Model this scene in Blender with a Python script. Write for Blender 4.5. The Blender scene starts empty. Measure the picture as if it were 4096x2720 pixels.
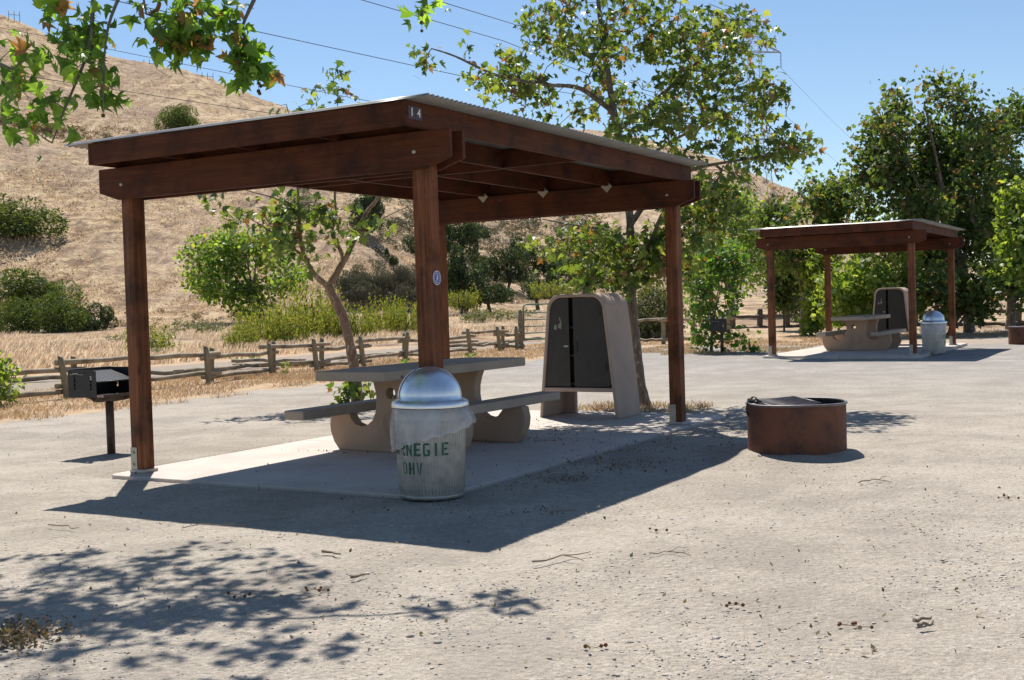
import bpy, math, random
import numpy as np
from mathutils import Vector, Matrix, noise

# ------------------------------------------------------------------ camera, sky, sun
C = bpy.context.scene.collection
SC = bpy.context.scene
HC = 1.5                                   # eye height
FPX, PITCH, ROLL = 4696.57, math.radians(-1.7062), math.radians(1.7365)
K = 4096 / 2361.0                          # photo measured on a 2361 px wide copy

def ray(x, y):
    a, b = x * K - 2048, y * K - 1360
    cr, sr = math.cos(ROLL), math.sin(ROLL)
    px, py = a * cr - b * sr, a * sr + b * cr
    r, u = px / FPX, -py / FPX
    c, s = math.cos(PITCH), math.sin(PITCH)
    return np.array([r, c - u * s, s + u * c])

def onground(x, y, z=0.0):                 # ground point under a photo point
    d = ray(x, y)
    return np.array([0, 0, HC]) + d * ((z - HC) / d[2])

def atY(x, y, Y):                          # point at a known distance
    d = ray(x, y)
    return np.array([0, 0, HC]) + d * (Y / d[1])

def horiz(x):
    return 739.04 - 0.030302 * x

cd = bpy.data.cameras.new('camera')
cam = bpy.data.objects.new('camera', cd)
C.objects.link(cam)
SC.camera = cam
cd.sensor_width = 36.0
cd.lens = 36.0 * FPX / 4096
cd.clip_end = 5000
cd.clip_start = 0.05
_r = Vector(ray(2361 / 2 + 500, 784) - ray(2361 / 2, 784)).normalized()
_f = Vector(ray(1180.5, 783.94)).normalized()
_u = _r.cross(_f).normalized()
M = Matrix((( _r.x, _u.x, -_f.x, 0), (_r.y, _u.y, -_f.y, 0), (_r.z, _u.z, -_f.z, HC), (0, 0, 0, 1)))
cam.matrix_world = M

SUNV = Vector((-0.13, 0.60, 1.0)).normalized()          # towards the sun
w = bpy.data.worlds.new('World')
SC.world = w
w.use_nodes = True
nt = w.node_tree
bg = nt.nodes['Background']
sky = nt.nodes.new('ShaderNodeTexSky')
sky.sky_type = 'NISHITA'
sky.sun_disc = False
sky.sun_elevation = math.asin(SUNV.z)
sky.sun_rotation = math.atan2(SUNV.x, SUNV.y)
sky.altitude = 200
sky.air_density = 1.0
sky.dust_density = 0.0
sky.ozone_density = 3.0
nt.links.new(sky.outputs[0], bg.inputs[0])
bg.inputs[1].default_value = 0.088

ld = bpy.data.lights.new('sun', 'SUN')
ld.energy = 5.0
ld.angle = math.radians(0.53)
ld.color = (1.0, 0.95, 0.87)
sun = bpy.data.objects.new('sun', ld)
C.objects.link(sun)
sun.rotation_euler = (-SUNV).to_track_quat('-Z', 'Y').to_euler()

SC.view_settings.view_transform = 'Standard'
SC.view_settings.look = 'None'
SC.view_settings.exposure = 0.47
SC.view_settings.gamma = 1.0
SC.render.engine = 'CYCLES'
try:
    SC.cycles.use_denoising = True
    SC.cycles.denoiser = 'OPENIMAGEDENOISE'
    SC.cycles.max_bounces = 8
    SC.cycles.transparent_max_bounces = 16
    SC.cycles.caustics_reflective = False
    SC.cycles.caustics_refractive = False
except Exception:
    pass
rnd = random.Random(7)
rg = np.random.default_rng(11)
PI = math.pi

# ------------------------------------------------------------------ object helpers
def props(o, label=None, cat=None, group=None, kind=None):
    if label: o['label'] = label
    if cat: o['category'] = cat
    if group: o['group'] = group
    if kind: o['kind'] = kind
    return o

def thing(name, label, cat, loc=(0, 0, 0), rz=0.0, group=None, scale=None):
    o = bpy.data.objects.new(name, None)
    o.empty_display_size = 0.2
    C.objects.link(o)
    o.location = loc
    o.rotation_euler = (0, 0, rz)
    if scale: o.scale = (scale, scale, scale)
    return props(o, label, cat, group)

def link(name, me, mat, parent=None):
    o = bpy.data.objects.new(name, me)
    C.objects.link(o)
    if mat: me.materials.append(mat)
    if parent: o.parent = parent
    return o

def dup(root, loc, rz, label, group=None, scale=None):
    kids = {}
    for o in bpy.data.objects:
        if o.parent: kids.setdefault(o.parent.name, []).append(o)
    r = root.copy(); C.objects.link(r)
    r.location = loc; r.rotation_euler = (0, 0, rz)
    if scale: r.scale = (scale, scale, scale)
    r['label'] = label
    if group: r['group'] = group
    def rec(src, dst):
        for ch in kids.get(src.name, []):
            c = ch.copy(); C.objects.link(c); c.parent = dst
            rec(ch, c)
    rec(root, r)
    return r

def npmesh(name, V, F, smooth=False, attr=None):
    """V (n,3), F (m,k) one face size"""
    V = np.asarray(V, dtype=np.float32); F = np.asarray(F, dtype=np.int32)
    me = bpy.data.meshes.new(name)
    m, k = F.shape
    me.vertices.add(len(V)); me.vertices.foreach_set('co', V.ravel())
    me.loops.add(m * k); me.loops.foreach_set('vertex_index', F.ravel())
    me.polygons.add(m)
    me.polygons.foreach_set('loop_start', np.arange(0, m * k, k, dtype=np.int32))
    try: me.polygons.foreach_set('loop_total', np.full(m, k, dtype=np.int32))
    except Exception: pass
    if smooth: me.polygons.foreach_set('use_smooth', np.ones(m, dtype=bool))
    me.update(calc_edges=True)
    if attr is not None:
        a = me.attributes.new('rnd', 'FLOAT', 'FACE')
        a.data.foreach_set('value', np.asarray(attr, dtype=np.float32))
    return me

class MB:
    def __init__(self): self.v = []; self.f = []; self.sm = []
    def add(self, vs, fs, smooth=False):
        n = len(self.v); self.v += [tuple(p) for p in vs]
        for f in fs: self.f.append(tuple(i + n for i in f)); self.sm.append(smooth)
    def box(self, x0, x1, y0, y1, z0, z1, mat=None):
        vs = [Vector((x, y, z)) for z in (z0, z1) for y in (y0, y1) for x in (x0, x1)]
        if mat is not None: vs = [mat @ p for p in vs]
        self.add(vs, [(0, 2, 3, 1), (4, 5, 7, 6), (0, 1, 5, 4), (2, 6, 7, 3), (0, 4, 6, 2), (1, 3, 7, 5)])
    def prism(self, poly, fn0, fn1, smooth=False):
        """poly list of 2d; fn0/fn1 map a 2d point to 3d for both caps"""
        n = len(poly)
        vs = [fn0(p) for p in poly] + [fn1(p) for p in poly]
        fs = [tuple(range(n - 1, -1, -1)), tuple(range(n, 2 * n))]
        self.add(vs, fs)
        base = len(self.v) - 2 * n
        for i in range(n):
            j = (i + 1) % n
            self.f.append((base + i, base + j, base + n + j, base + n + i)); self.sm.append(smooth)
    def tube(self, pts, rad, n=8, cap=True, smooth=True, closed=False):
        pts = [Vector(p) for p in pts]
        m = len(pts)
        if not isinstance(rad, (list, tuple)): rad = [rad] * m
        base = len(self.v); up = None
        for i, p in enumerate(pts):
            if closed: t = (pts[(i + 1) % m] - pts[i - 1]).normalized()
            else: t = (pts[min(i + 1, m - 1)] - pts[max(i - 1, 0)]).normalized()
            if up is None:
                up = t.orthogonal().normalized()
            up = (up - t * up.dot(t)).normalized(); b = t.cross(up)
            for k in range(n):
                a = 2 * PI * k / n
                self.v.append(tuple(p + (up * math.cos(a) + b * math.sin(a)) * rad[i]))
        rng = m if closed else m - 1
        for i in range(rng):
            for k in range(n):
                k2 = (k + 1) % n; i2 = (i + 1) % m
                self.f.append((base + i * n + k, base + i * n + k2, base + i2 * n + k2, base + i2 * n + k)); self.sm.append(smooth)
        if cap and not closed:
            self.f.append(tuple(base + k for k in range(n - 1, -1, -1))); self.sm.append(False)
            self.f.append(tuple(base + (m - 1) * n + k for k in range(n))); self.sm.append(False)
    def lathe(self, prof, n=48, a0=0, a1=2 * PI, c=(0, 0, 0), rfun=None):
        full = abs(a1 - a0 - 2 * PI) < 1e-6
        na = n if full else n + 1
        base = len(self.v)
        for (r, z) in prof:
            for k in range(na):
                a = a0 + (a1 - a0) * k / n
                rr = rfun(a, r, z) if rfun else r
                self.v.append((c[0] + rr * math.cos(a), c[1] + rr * math.sin(a), c[2] + z))
        for i in range(len(prof) - 1):
            for k in range(n):
                k2 = (k + 1) % na
                self.f.append((base + i * na + k, base + i * na + k2, base + (i + 1) * na + k2, base + (i + 1) * na + k)); self.sm.append(True)
    def sphere(self, c, r, nu=8, nv=5, sq=1.0):
        prof = [(max(1e-4, r * math.sin(PI * i / nv)), -r * math.cos(PI * i / nv) * sq) for i in range(nv + 1)]
        self.lathe(prof, nu, c=c)
    def build(self, name, mat, parent=None, bevel=0.0, seg=2):
        me = bpy.data.meshes.new(name)
        me.from_pydata(self.v, [], self.f)
        me.polygons.foreach_set('use_smooth', np.array(self.sm, dtype=bool))
        me.update()
        o = link(name, me, mat, parent)
        if bevel > 0:
            b = o.modifiers.new('bevel', 'BEVEL'); b.width = bevel; b.segments = seg
            b.limit_method = 'ANGLE'; b.angle_limit = math.radians(35); b.harden_normals = False
        return o

# ------------------------------------------------------------------ materials
def mat_new(name):
    m = bpy.data.materials.new(name); m.use_nodes = True
    n = m.node_tree; b = n.nodes['Principled BSDF']
    return m, n, b
def N(n, t, **kw):
    nd = n.nodes.new(t)
    for k, v in kw.items():
        if k.startswith('i_'):
            nd.inputs[k[2:].replace('_', ' ')].default_value = v
        else: setattr(nd, k, v)
    return nd
def ramp(n, src, stops, interp='LINEAR'):
    r = n.nodes.new('ShaderNodeValToRGB'); r.color_ramp.interpolation = interp
    el = r.color_ramp.elements
    while len(el) < len(stops): el.new(0.5)
    for e, (p, c) in zip(el, stops):
        e.position = p
        e.color = (c, c, c, 1) if isinstance(c, (int, float)) else (*c, 1)
    if src is not None: n.links.new(src, r.inputs[0])
    return r
def coords(n, scale=(1, 1, 1), rot=(0, 0, 0), kind='Object'):
    t = n.nodes.new('ShaderNodeTexCoord'); m = n.nodes.new('ShaderNodeMapping')
    m.inputs['Scale'].default_value = scale; m.inputs['Rotation'].default_value = rot
    n.links.new(t.outputs[kind], m.inputs[0]); return m.outputs[0]
def noise_n(n, vec, scale, detail=4, rough=0.55, dist=0.0):
    t = N(n, 'ShaderNodeTexNoise'); t.inputs['Scale'].default_value = scale
    t.inputs['Detail'].default_value = detail; t.inputs['Roughness'].default_value = rough
    t.inputs['Distortion'].default_value = dist
    n.links.new(vec, t.inputs['Vector']); return t.outputs['Fac']
def mix(n, fac, a, b, mode='MIX'):
    m = n.nodes.new('ShaderNodeMix'); m.data_type = 'RGBA'; m.blend_type = mode
    for s, v in ((m.inputs[0], fac), (m.inputs[6], a), (m.inputs[7], b)):
        if hasattr(v, 'is_output') or hasattr(v, 'links'): n.links.new(v, s)
        elif isinstance(v, (int, float)): s.default_value = v
        else: s.default_value = (*v, 1)
    return m.outputs[2]
def bump(n, b, h, strength=0.3, dist=0.01):
    bp = n.nodes.new('ShaderNodeBump'); bp.inputs['Strength'].default_value = strength
    bp.inputs['Distance'].default_value = dist
    n.links.new(h, bp.inputs['Height']); n.links.new(bp.outputs[0], b.inputs['Normal'])

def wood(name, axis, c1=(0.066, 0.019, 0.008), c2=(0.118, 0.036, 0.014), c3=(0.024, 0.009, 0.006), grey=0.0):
    m, n, b = mat_new(name)
    sc = [38, 38, 38]; sc[axis] = 1.6
    v = coords(n, tuple(sc))
    g = noise_n(n, v, 1.0, 6, 0.6, 0.6)
    v2 = coords(n, (1, 1, 1))
    blot = noise_n(n, v2, 2.3, 5, 0.65, 0.4)
    sc3 = [9, 9, 9]; sc3[axis] = 3.5
    kn = N(n, 'ShaderNodeTexVoronoi'); kn.inputs['Scale'].default_value = 0.45
    n.links.new(coords(n, tuple(sc3)), kn.inputs['Vector'])
    kr = ramp(n, kn.outputs['Distance'], [(0.0, 1.0), (0.11, 0.0)])
    col = mix(n, ramp(n, g, [(0.32, 0.0), (0.7, 1.0)]).outputs[0], c1, c2)
    col = mix(n, ramp(n, blot, [(0.46, 0.0), (0.66, 0.8)]).outputs[0], col, c3)
    sc2 = [150, 150, 150]; sc2[axis] = 2.5
    col = mix(n, ramp(n, noise_n(n, coords(n, tuple(sc2)), 1.0, 3, 0.6), [(0.66, 0.0), (0.74, 0.5)]).outputs[0], col, tuple(min(1, q * 2.2) for q in c2))
    col = mix(n, kr.outputs[0], col, c3)
    if grey: col = mix(n, ramp(n, noise_n(n, v, 0.5, 5), [(0.45, 0.0), (0.75, grey)]).outputs[0], col, (0.42, 0.36, 0.29))
    n.links.new(col, b.inputs['Base Color'])
    b.inputs['Roughness'].default_value = 0.7; b.inputs['Specular IOR Level'].default_value = 0.22
    bump(n, b, g, 0.35, 0.004)
    return m
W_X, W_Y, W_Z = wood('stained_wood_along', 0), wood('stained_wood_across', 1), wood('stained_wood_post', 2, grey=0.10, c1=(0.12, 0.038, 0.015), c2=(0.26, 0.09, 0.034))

def simple(name, col, rough=0.6, metal=0.0, var=0.25, scale=8, bmp=0.15, bd=0.004, dark=None, spec=None):
    m, n, b = mat_new(name)
    v = coords(n)
    f = noise_n(n, v, scale, 6, 0.65)
    d = dark or tuple(c * (1 - var) for c in col)
    c2 = tuple(min(1, c * (1 + var * 0.6)) for c in col)
    r = ramp(n, f, [(0.3, d), (0.52, col), (0.75, c2)])
    n.links.new(r.outputs[0], b.inputs['Base Color'])
    b.inputs['Roughness'].default_value = rough; b.inputs['Metallic'].default_value = metal
    if spec is not None: b.inputs['Specular IOR Level'].default_value = spec
    if bmp: bump(n, b, noise_n(n, v, scale * 6, 4), bmp, bd)
    return m
def concrete_mat(name, base, spots=0.5, sc=1.0):
    m, n, b = mat_new(name)
    v = coords(n)
    big = noise_n(n, v, 1.6 * sc, 6, 0.65, 0.3)
    fine = noise_n(n, v, 70 * sc, 3, 0.6)
    col = ramp(n, big, [(0.3, tuple(c * 0.8 for c in base)), (0.55, base), (0.8, tuple(min(1, c * 1.13) for c in base))]).outputs[0]
    col = mix(n, ramp(n, fine, [(0.3, 0.35), (0.5, 0.0)]).outputs[0], col, tuple(c * 0.6 for c in base))
    vo = N(n, 'ShaderNodeTexVoronoi'); vo.inputs['Scale'].default_value = 11 * sc
    n.links.new(v, vo.inputs['Vector'])
    col = mix(n, ramp(n, vo.outputs['Distance'], [(0.0, spots), (0.09, 0.0)]).outputs[0], col, tuple(c * 0.45 for c in base))
    n.links.new(col, b.inputs['Base Color'])
    b.inputs['Roughness'].default_value = 0.85
    bump(n, b, fine, 0.3, 0.003)
    return m
M_PAD = concrete_mat('pad_concrete', (0.53, 0.465, 0.41), 0.4, 0.8)
M_TABLE = concrete_mat('table_concrete', (0.43, 0.30, 0.21), 0.7)
M_TOP = concrete_mat('tabletop_concrete', (0.43, 0.345, 0.265), 0.6)
M_LOCK = concrete_mat('locker_concrete', (0.44, 0.335, 0.27), 0.5)
M_DOOR = simple('brown_black_steel', (0.026, 0.022, 0.018), 0.5, 0.0, 0.4, 5)
M_SHELF = simple('shelf_paint', (0.09, 0.075, 0.065), 0.7)
M_BLACK = simple('black_gap_shade', (0.006, 0.006, 0.006), 0.8)  # shade of the locker interior given as a black colour
M_GRILL = simple('black_grill_steel', (0.022, 0.023, 0.025), 0.42, 0.3, 0.4, 14)
M_GRILL2 = simple('rusty_grill_steel', (0.085, 0.055, 0.042), 0.65, 0.2, 0.5, 9)
M_GALV = simple('bracket_galvanised', (0.42, 0.40, 0.34), 0.5, 0.6, 0.25, 30)
M_RUST = simple('fire_ring_rust', (0.135, 0.052, 0.028), 0.8, 0.05, 0.5, 5.0, 0.5, 0.006, dark=(0.05, 0.026, 0.02))
M_SOOT = simple('soot_steel', (0.02, 0.018, 0.017), 0.8, 0.1, 0.5, 8)
M_RIM = simple('worn_steel_rim', (0.17, 0.15, 0.15), 0.5, 0.4, 0.35, 12)
M_FENCE = wood('weathered_rail', 0, (0.27, 0.215, 0.145), (0.40, 0.33, 0.24), (0.12, 0.09, 0.06))
M_FPOST = wood('weathered_post', 2, (0.20, 0.17, 0.10), (0.32, 0.265, 0.17), (0.10, 0.085, 0.055))
M_DFENCE = wood('shaded_rail', 0, (0.10, 0.08, 0.06), (0.17, 0.135, 0.10), (0.05, 0.04, 0.03))  # darker copy of the rail wood, tree shade put into its colour
M_GATE = simple('green_gate_paint', (0.10, 0.19, 0.15), 0.45, 0.2)
M_WHITE = simple('white_paint', (0.8, 0.8, 0.78), 0.5, 0, 0.05)
M_PLATE = simple('purple_grey_plate', (0.06, 0.036, 0.06), 0.5, 0, 0.3, 20)
M_BLUE = simple('blue_sticker', (0.05, 0.09, 0.30), 0.45, 0, 0.1)
M_GREEN = simple('green_stencil_paint', (0.012, 0.115, 0.06), 0.6, 0, 0.5, 40)
M_PYLON = simple('pylon_steel', (0.36, 0.39, 0.43), 0.6, 0.3, 0.1)
M_WIRE = simple('wire_dark', (0.05, 0.05, 0.06), 0.6, 0.3, 0.1)
M_TWIG = simple('dry_twig', (0.24, 0.18, 0.13), 0.9, 0, 0.4, 30)
M_SEED = simple('seed_ball', (0.16, 0.07, 0.03), 0.95, 0, 0.4, 200)
M_SEEDG = simple('seed_ball_on_tree', (0.10, 0.07, 0.03), 0.95, 0, 0.4, 200)

def metal_mat():
    m, n, b = mat_new('galvanised_dome')
    v = coords(n, (1, 1, 0.15)); f = noise_n(n, v, 14, 5)
    n.links.new(ramp(n, f, [(0.3, (0.72, 0.74, 0.76)), (0.7, (0.84, 0.85, 0.86))]).outputs[0], b.inputs['Base Color'])
    b.inputs['Metallic'].default_value = 0.95
    n.links.new(ramp(n, f, [(0.3, 0.30), (0.7, 0.42)]).outputs[0], b.inputs['Roughness'])
    bump(n, b, noise_n(n, coords(n), 5, 2), 0.25, 0.02)
    m2, n, b = mat_new('galvanised_body')
    f = noise_n(n, coords(n), 9, 6, 0.7)
    n.links.new(ramp(n, f, [(0.35, (0.27, 0.28, 0.28)), (0.65, (0.40, 0.41, 0.40))]).outputs[0], b.inputs['Base Color'])
    b.inputs['Metallic'].default_value = 0.75; b.inputs['Roughness'].default_value = 0.42
    m3, n, b = mat_new('corrugated_zinc')
    f = noise_n(n, coords(n, (0.3, 1, 1)), 6, 5, 0.7)
    n.links.new(ramp(n, f, [(0.3, (0.20, 0.19, 0.175)), (0.7, (0.30, 0.29, 0.27))]).outputs[0], b.inputs['Base Color'])
    b.inputs['Metallic'].default_value = 0.3; b.inputs['Roughness'].default_value = 0.35
    m4, n, b = mat_new('plastic_liner')
    b.inputs['Base Color'].default_value = (0.82, 0.82, 0.84, 1)
    b.inputs['Roughness'].default_value = 0.22
    f = noise_n(n, coords(n, (1, 1, .5)), 5, 2)
    n.links.new(ramp(n, f, [(0.35, 0.22), (0.65, 0.50)]).outputs[0], b.inputs['Alpha'])
    bump(n, b, noise_n(n, coords(n, (1, 1, .45)), 7, 2, 0.5, 2.5), 0.7, 0.03)
    m5, n, b = mat_new('plastic_can')
    b.inputs['Base Color'].default_value = (0.40, 0.42, 0.42, 1); b.inputs['Roughness'].default_value = 0.6
    return m, m2, m3, m4, m5
M_DOME, M_CAN, M_ROOF, M_BAG, M_PCAN = metal_mat()

def leaf_mat(name, stops, trans=0.45, tcol=1.9, rough=0.42, spec=0.5, tint=(1.15, 1.05, 0.35)):
    """stops on the per-leaf random value"""
    m, n, b = mat_new(name)
    a = N(n, 'ShaderNodeAttribute', attribute_name='rnd')
    r = ramp(n, a.outputs['Fac'], stops)
    n.links.new(r.outputs[0], b.inputs['Base Color'])
    b.inputs['Roughness'].default_value = rough
    b.inputs['Specular IOR Level'].default_value = spec
    t = N(n, 'ShaderNodeBsdfTranslucent')
    tc = mix(n, 1.0, r.outputs[0], tuple(tcol * q for q in tint), 'MULTIPLY')
    n.links.new(tc, t.inputs[0])
    ms = N(n, 'ShaderNodeMixShader'); ms.inputs[0].default_value = trans
    n.links.new(b.outputs[0], ms.inputs[1]); n.links.new(t.outputs[0], ms.inputs[2])
    n.links.new(ms.outputs[0], n.nodes['Material Output'].inputs[0])
    return m
BR = (0.17, 0.085, 0.045)
L_SYC = leaf_mat('sycamore_leaf', [(0.0, (0.035, 0.07, 0.022)), (0.4, (0.08, 0.13, 0.032)), (0.78, (0.15, 0.205, 0.055)), (0.92, (0.24, 0.27, 0.10)), (0.935, BR), (1.0, (0.24, 0.15, 0.10))], 0.42, 2.3, 0.42, 0.5)
L_NEAR = leaf_mat('near_sycamore_leaf', [(0.0, (0.045, 0.10, 0.026)), (0.45, (0.085, 0.165, 0.034)), (0.84, (0.14, 0.24, 0.05)), (0.93, (0.17, 0.27, 0.07)), (0.94, (0.17, 0.08, 0.05)), (1.0, (0.24, 0.14, 0.095))], 0.55, 2.9, 0.40, 0.5)
L_COT = leaf_mat('cottonwood_leaf', [(0.0, (0.065, 0.12, 0.035)), (0.5, (0.12, 0.20, 0.05)), (0.95, (0.21, 0.30, 0.09)), (1.0, (0.40, 0.33, 0.06))], 0.42, 2.4, 0.48, 0.35)
L_TREE = leaf_mat('grove_leaf', [(0.0, (0.03, 0.06, 0.022)), (0.5, (0.068, 0.115, 0.036)), (0.9, (0.135, 0.185, 0.06)), (0.94, (0.2, 0.13, 0.08)), (1.0, (0.2, 0.13, 0.08))], 0.42, 2.2, 0.48, 0.35)
L_LIGHT = leaf_mat('light_grove_leaf', [(0.0, (0.07, 0.13, 0.03)), (0.5, (0.14, 0.21, 0.05)), (1.0, (0.26, 0.32, 0.09))], 0.5, 2.2, 0.48, 0.35)
L_BUSHG = leaf_mat('young_tree_leaf', [(0.0, (0.04, 0.10, 0.025)), (0.5, (0.08, 0.16, 0.035)), (0.93, (0.14, 0.23, 0.05)), (1.0, (0.25, 0.12, 0.05))], 0.42, 2.2, 0.48, 0.35)
L_DARK = leaf_mat('dark_shrub_leaf', [(0.0, (0.04, 0.07, 0.026)), (0.5, (0.075, 0.12, 0.036)), (1.0, (0.17, 0.195, 0.06))], 0.3, 1.6, 0.6, 0.15)
L_OAK = leaf_mat('oak_leaf', [(0.0, (0.03, 0.052, 0.026)), (0.5, (0.05, 0.078, 0.036)), (1.0, (0.09, 0.12, 0.05))], 0.25, 1.5, 0.55, 0.3)
L_SAGE = leaf_mat('sage_leaf', [(0.0, (0.085, 0.085, 0.068)), (0.5, (0.14, 0.138, 0.11)), (1.0, (0.22, 0.215, 0.175))], 0.15, 1.2, 0.8, 0.1)
L_OLIVE = leaf_mat('olive_leaf', [(0.0, (0.085, 0.10, 0.05)), (0.5, (0.15, 0.17, 0.09)), (1.0, (0.24, 0.25, 0.15))], 0.25, 1.4, 0.7, 0.2)
L_WILLOW = leaf_mat('willow_brush_leaf', [(0.0, (0.07, 0.10, 0.03)), (0.5, (0.145, 0.185, 0.05)), (0.85, (0.24, 0.27, 0.08)), (1.0, (0.22, 0.14, 0.09))], 0.45, 1.9, 0.6, 0.2)
L_STRAW = leaf_mat('straw_blade', [(0.0, (0.48, 0.34, 0.22)), (0.4, (0.66, 0.50, 0.34)), (0.8, (0.78, 0.64, 0.47)), (1.0, (0.86, 0.75, 0.58))], 0.5, 1.0, 0.7, 0.2, (1, .97, .92))
L_HILLG = leaf_mat('hill_tuft_blade', [(0.0, (0.36, 0.25, 0.15)), (0.4, (0.52, 0.38, 0.24)), (0.8, (0.62, 0.48, 0.31)), (1.0, (0.72, 0.58, 0.40))], 0.35, 1.0, 0.8, 0.1, (1, .97, .92))
L_VERGE = leaf_mat('verge_blade', [(0.0, (0.32, 0.20, 0.11)), (0.4, (0.46, 0.31, 0.17)), (0.8, (0.56, 0.41, 0.24)), (1.0, (0.64, 0.50, 0.33))], 0.3, 1.0, 0.7, 0.2, (1, .97, .9))
L_BROWN = leaf_mat('brush_brown_leaf', [(0.0, (0.13, 0.10, 0.07)), (0.5, (0.20, 0.15, 0.10)), (1.0, (0.30, 0.24, 0.16))], 0.15, 1.2, 0.8, 0.1)

def bark(name, a, b_, c, scale=9):
    m, n, b = mat_new(name)
    v = coords(n, (1, 1, 0.45))
    f = noise_n(n, v, scale, 5, 0.65, 0.8)
    r = ramp(n, f, [(0.34, a), (0.47, b_), (0.56, b_), (0.64, c)])
    n.links.new(r.outputs[0], b.inputs['Base Color'])
    b.inputs['Roughness'].default_value = 0.85
    bump(n, b, f, 0.5, 0.01)
    return m
B_SYC = bark('sycamore_bark', (0.06, 0.045, 0.035), (0.16, 0.125, 0.095), (0.34, 0.30, 0.25), 14)
B_SAP = bark('young_sycamore_bark', (0.075, 0.05, 0.035), (0.22, 0.135, 0.085), (0.40, 0.32, 0.24), 14)
B_GREY = bark('grey_bark', (0.06, 0.05, 0.04), (0.13, 0.11, 0.09), (0.2, 0.17, 0.14))

# ------------------------------------------------------------------ ground
YAW = math.radians(30.0716)
BX, BY = -0.6687, 9.6044
SH_W, SH_L = 3.3802, 5.2842
B2 = (9.4037, 27.5212)
def site(x, y, b=(BX, BY)):               # shelter-local -> world
    return (b[0] + x * math.cos(YAW) + y * math.sin(YAW), b[1] - x * math.sin(YAW) + y * math.cos(YAW))
def tosite(X, Y):
    dx, dy = X - BX, Y - BY
    return dx * math.cos(YAW) - dy * math.sin(YAW), dx * math.sin(YAW) + dy * math.cos(YAW)

def nz(x, y, s, seed=0.0): return noise.noise(Vector((x * s + seed, y * s - seed, seed)))
RINGS = [(2.73, 11.34, 0.47), (14.1, 32.6, 0.47)]
def gheight(x, y):
    z = 0.020 * nz(x, y, 0.45, 3) + 0.010 * nz(x, y, 1.7, 5)
    if abs(x) < 12 and 2 < y < 22: z += 0.006 * nz(x, y, 5.0, 9) + 0.003 * nz(x, y, 13.0, 2)
    for (cx, cy, r) in RINGS:
        d = math.hypot(x - cx, y - cy)
        if d < 1.3: z += 0.055 * math.exp(-((d - r - 0.02) / 0.16) ** 2) * (0.7 + 0.6 * nz(x, y, 2.2, 1))
    for b in ((BX, BY), B2):
        lx, ly = tosite(x - b[0] + BX, y - b[1] + BY)
        if -SH_W - 0.9 < lx < 0.9 and -0.9 < ly < SH_L + 1.6:
            ex = max(-SH_W - 0.25 - lx, lx - 0.22, -0.32 - ly, ly - SH_L - 1.3)
            if ex < 0: z = -0.03
            elif ex < 0.5: z = z * ex * 2 - 0.03 * max(0, 1 - ex / 0.06)
    return z - 0.012

def axis_pts(lo, hi, step, outs):
    p = list(np.arange(lo, hi + 1e-6, step)); s = step; a = hi
    while a < outs[1]: s *= 1.12; a += s; p.append(a)
    s = step; a = lo; q = []
    while a > outs[0]: s *= 1.12; a -= s; q.append(a)
    return np.array(q[::-1] + p)
gx = axis_pts(-5.2, 6.2, 0.055, (-1500, 1500))
gy = axis_pts(4.6, 15.0, 0.055, (-400, 2500))
nx, ny = len(gx), len(gy)
V = np.zeros((ny, nx, 3), dtype=np.float32)
for j, y in enumerate(gy):
    far = y > 60 or y < -10
    for i, x in enumerate(gx):
        V[j, i] = (x, y, -0.012 if (far or abs(x) > 60) else gheight(x, y))
idx = np.arange(nx * ny).reshape(ny, nx)
F = np.stack([idx[:-1, :-1], idx[:-1, 1:], idx[1:, 1:], idx[1:, :-1]], -1).reshape(-1, 4)

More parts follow.
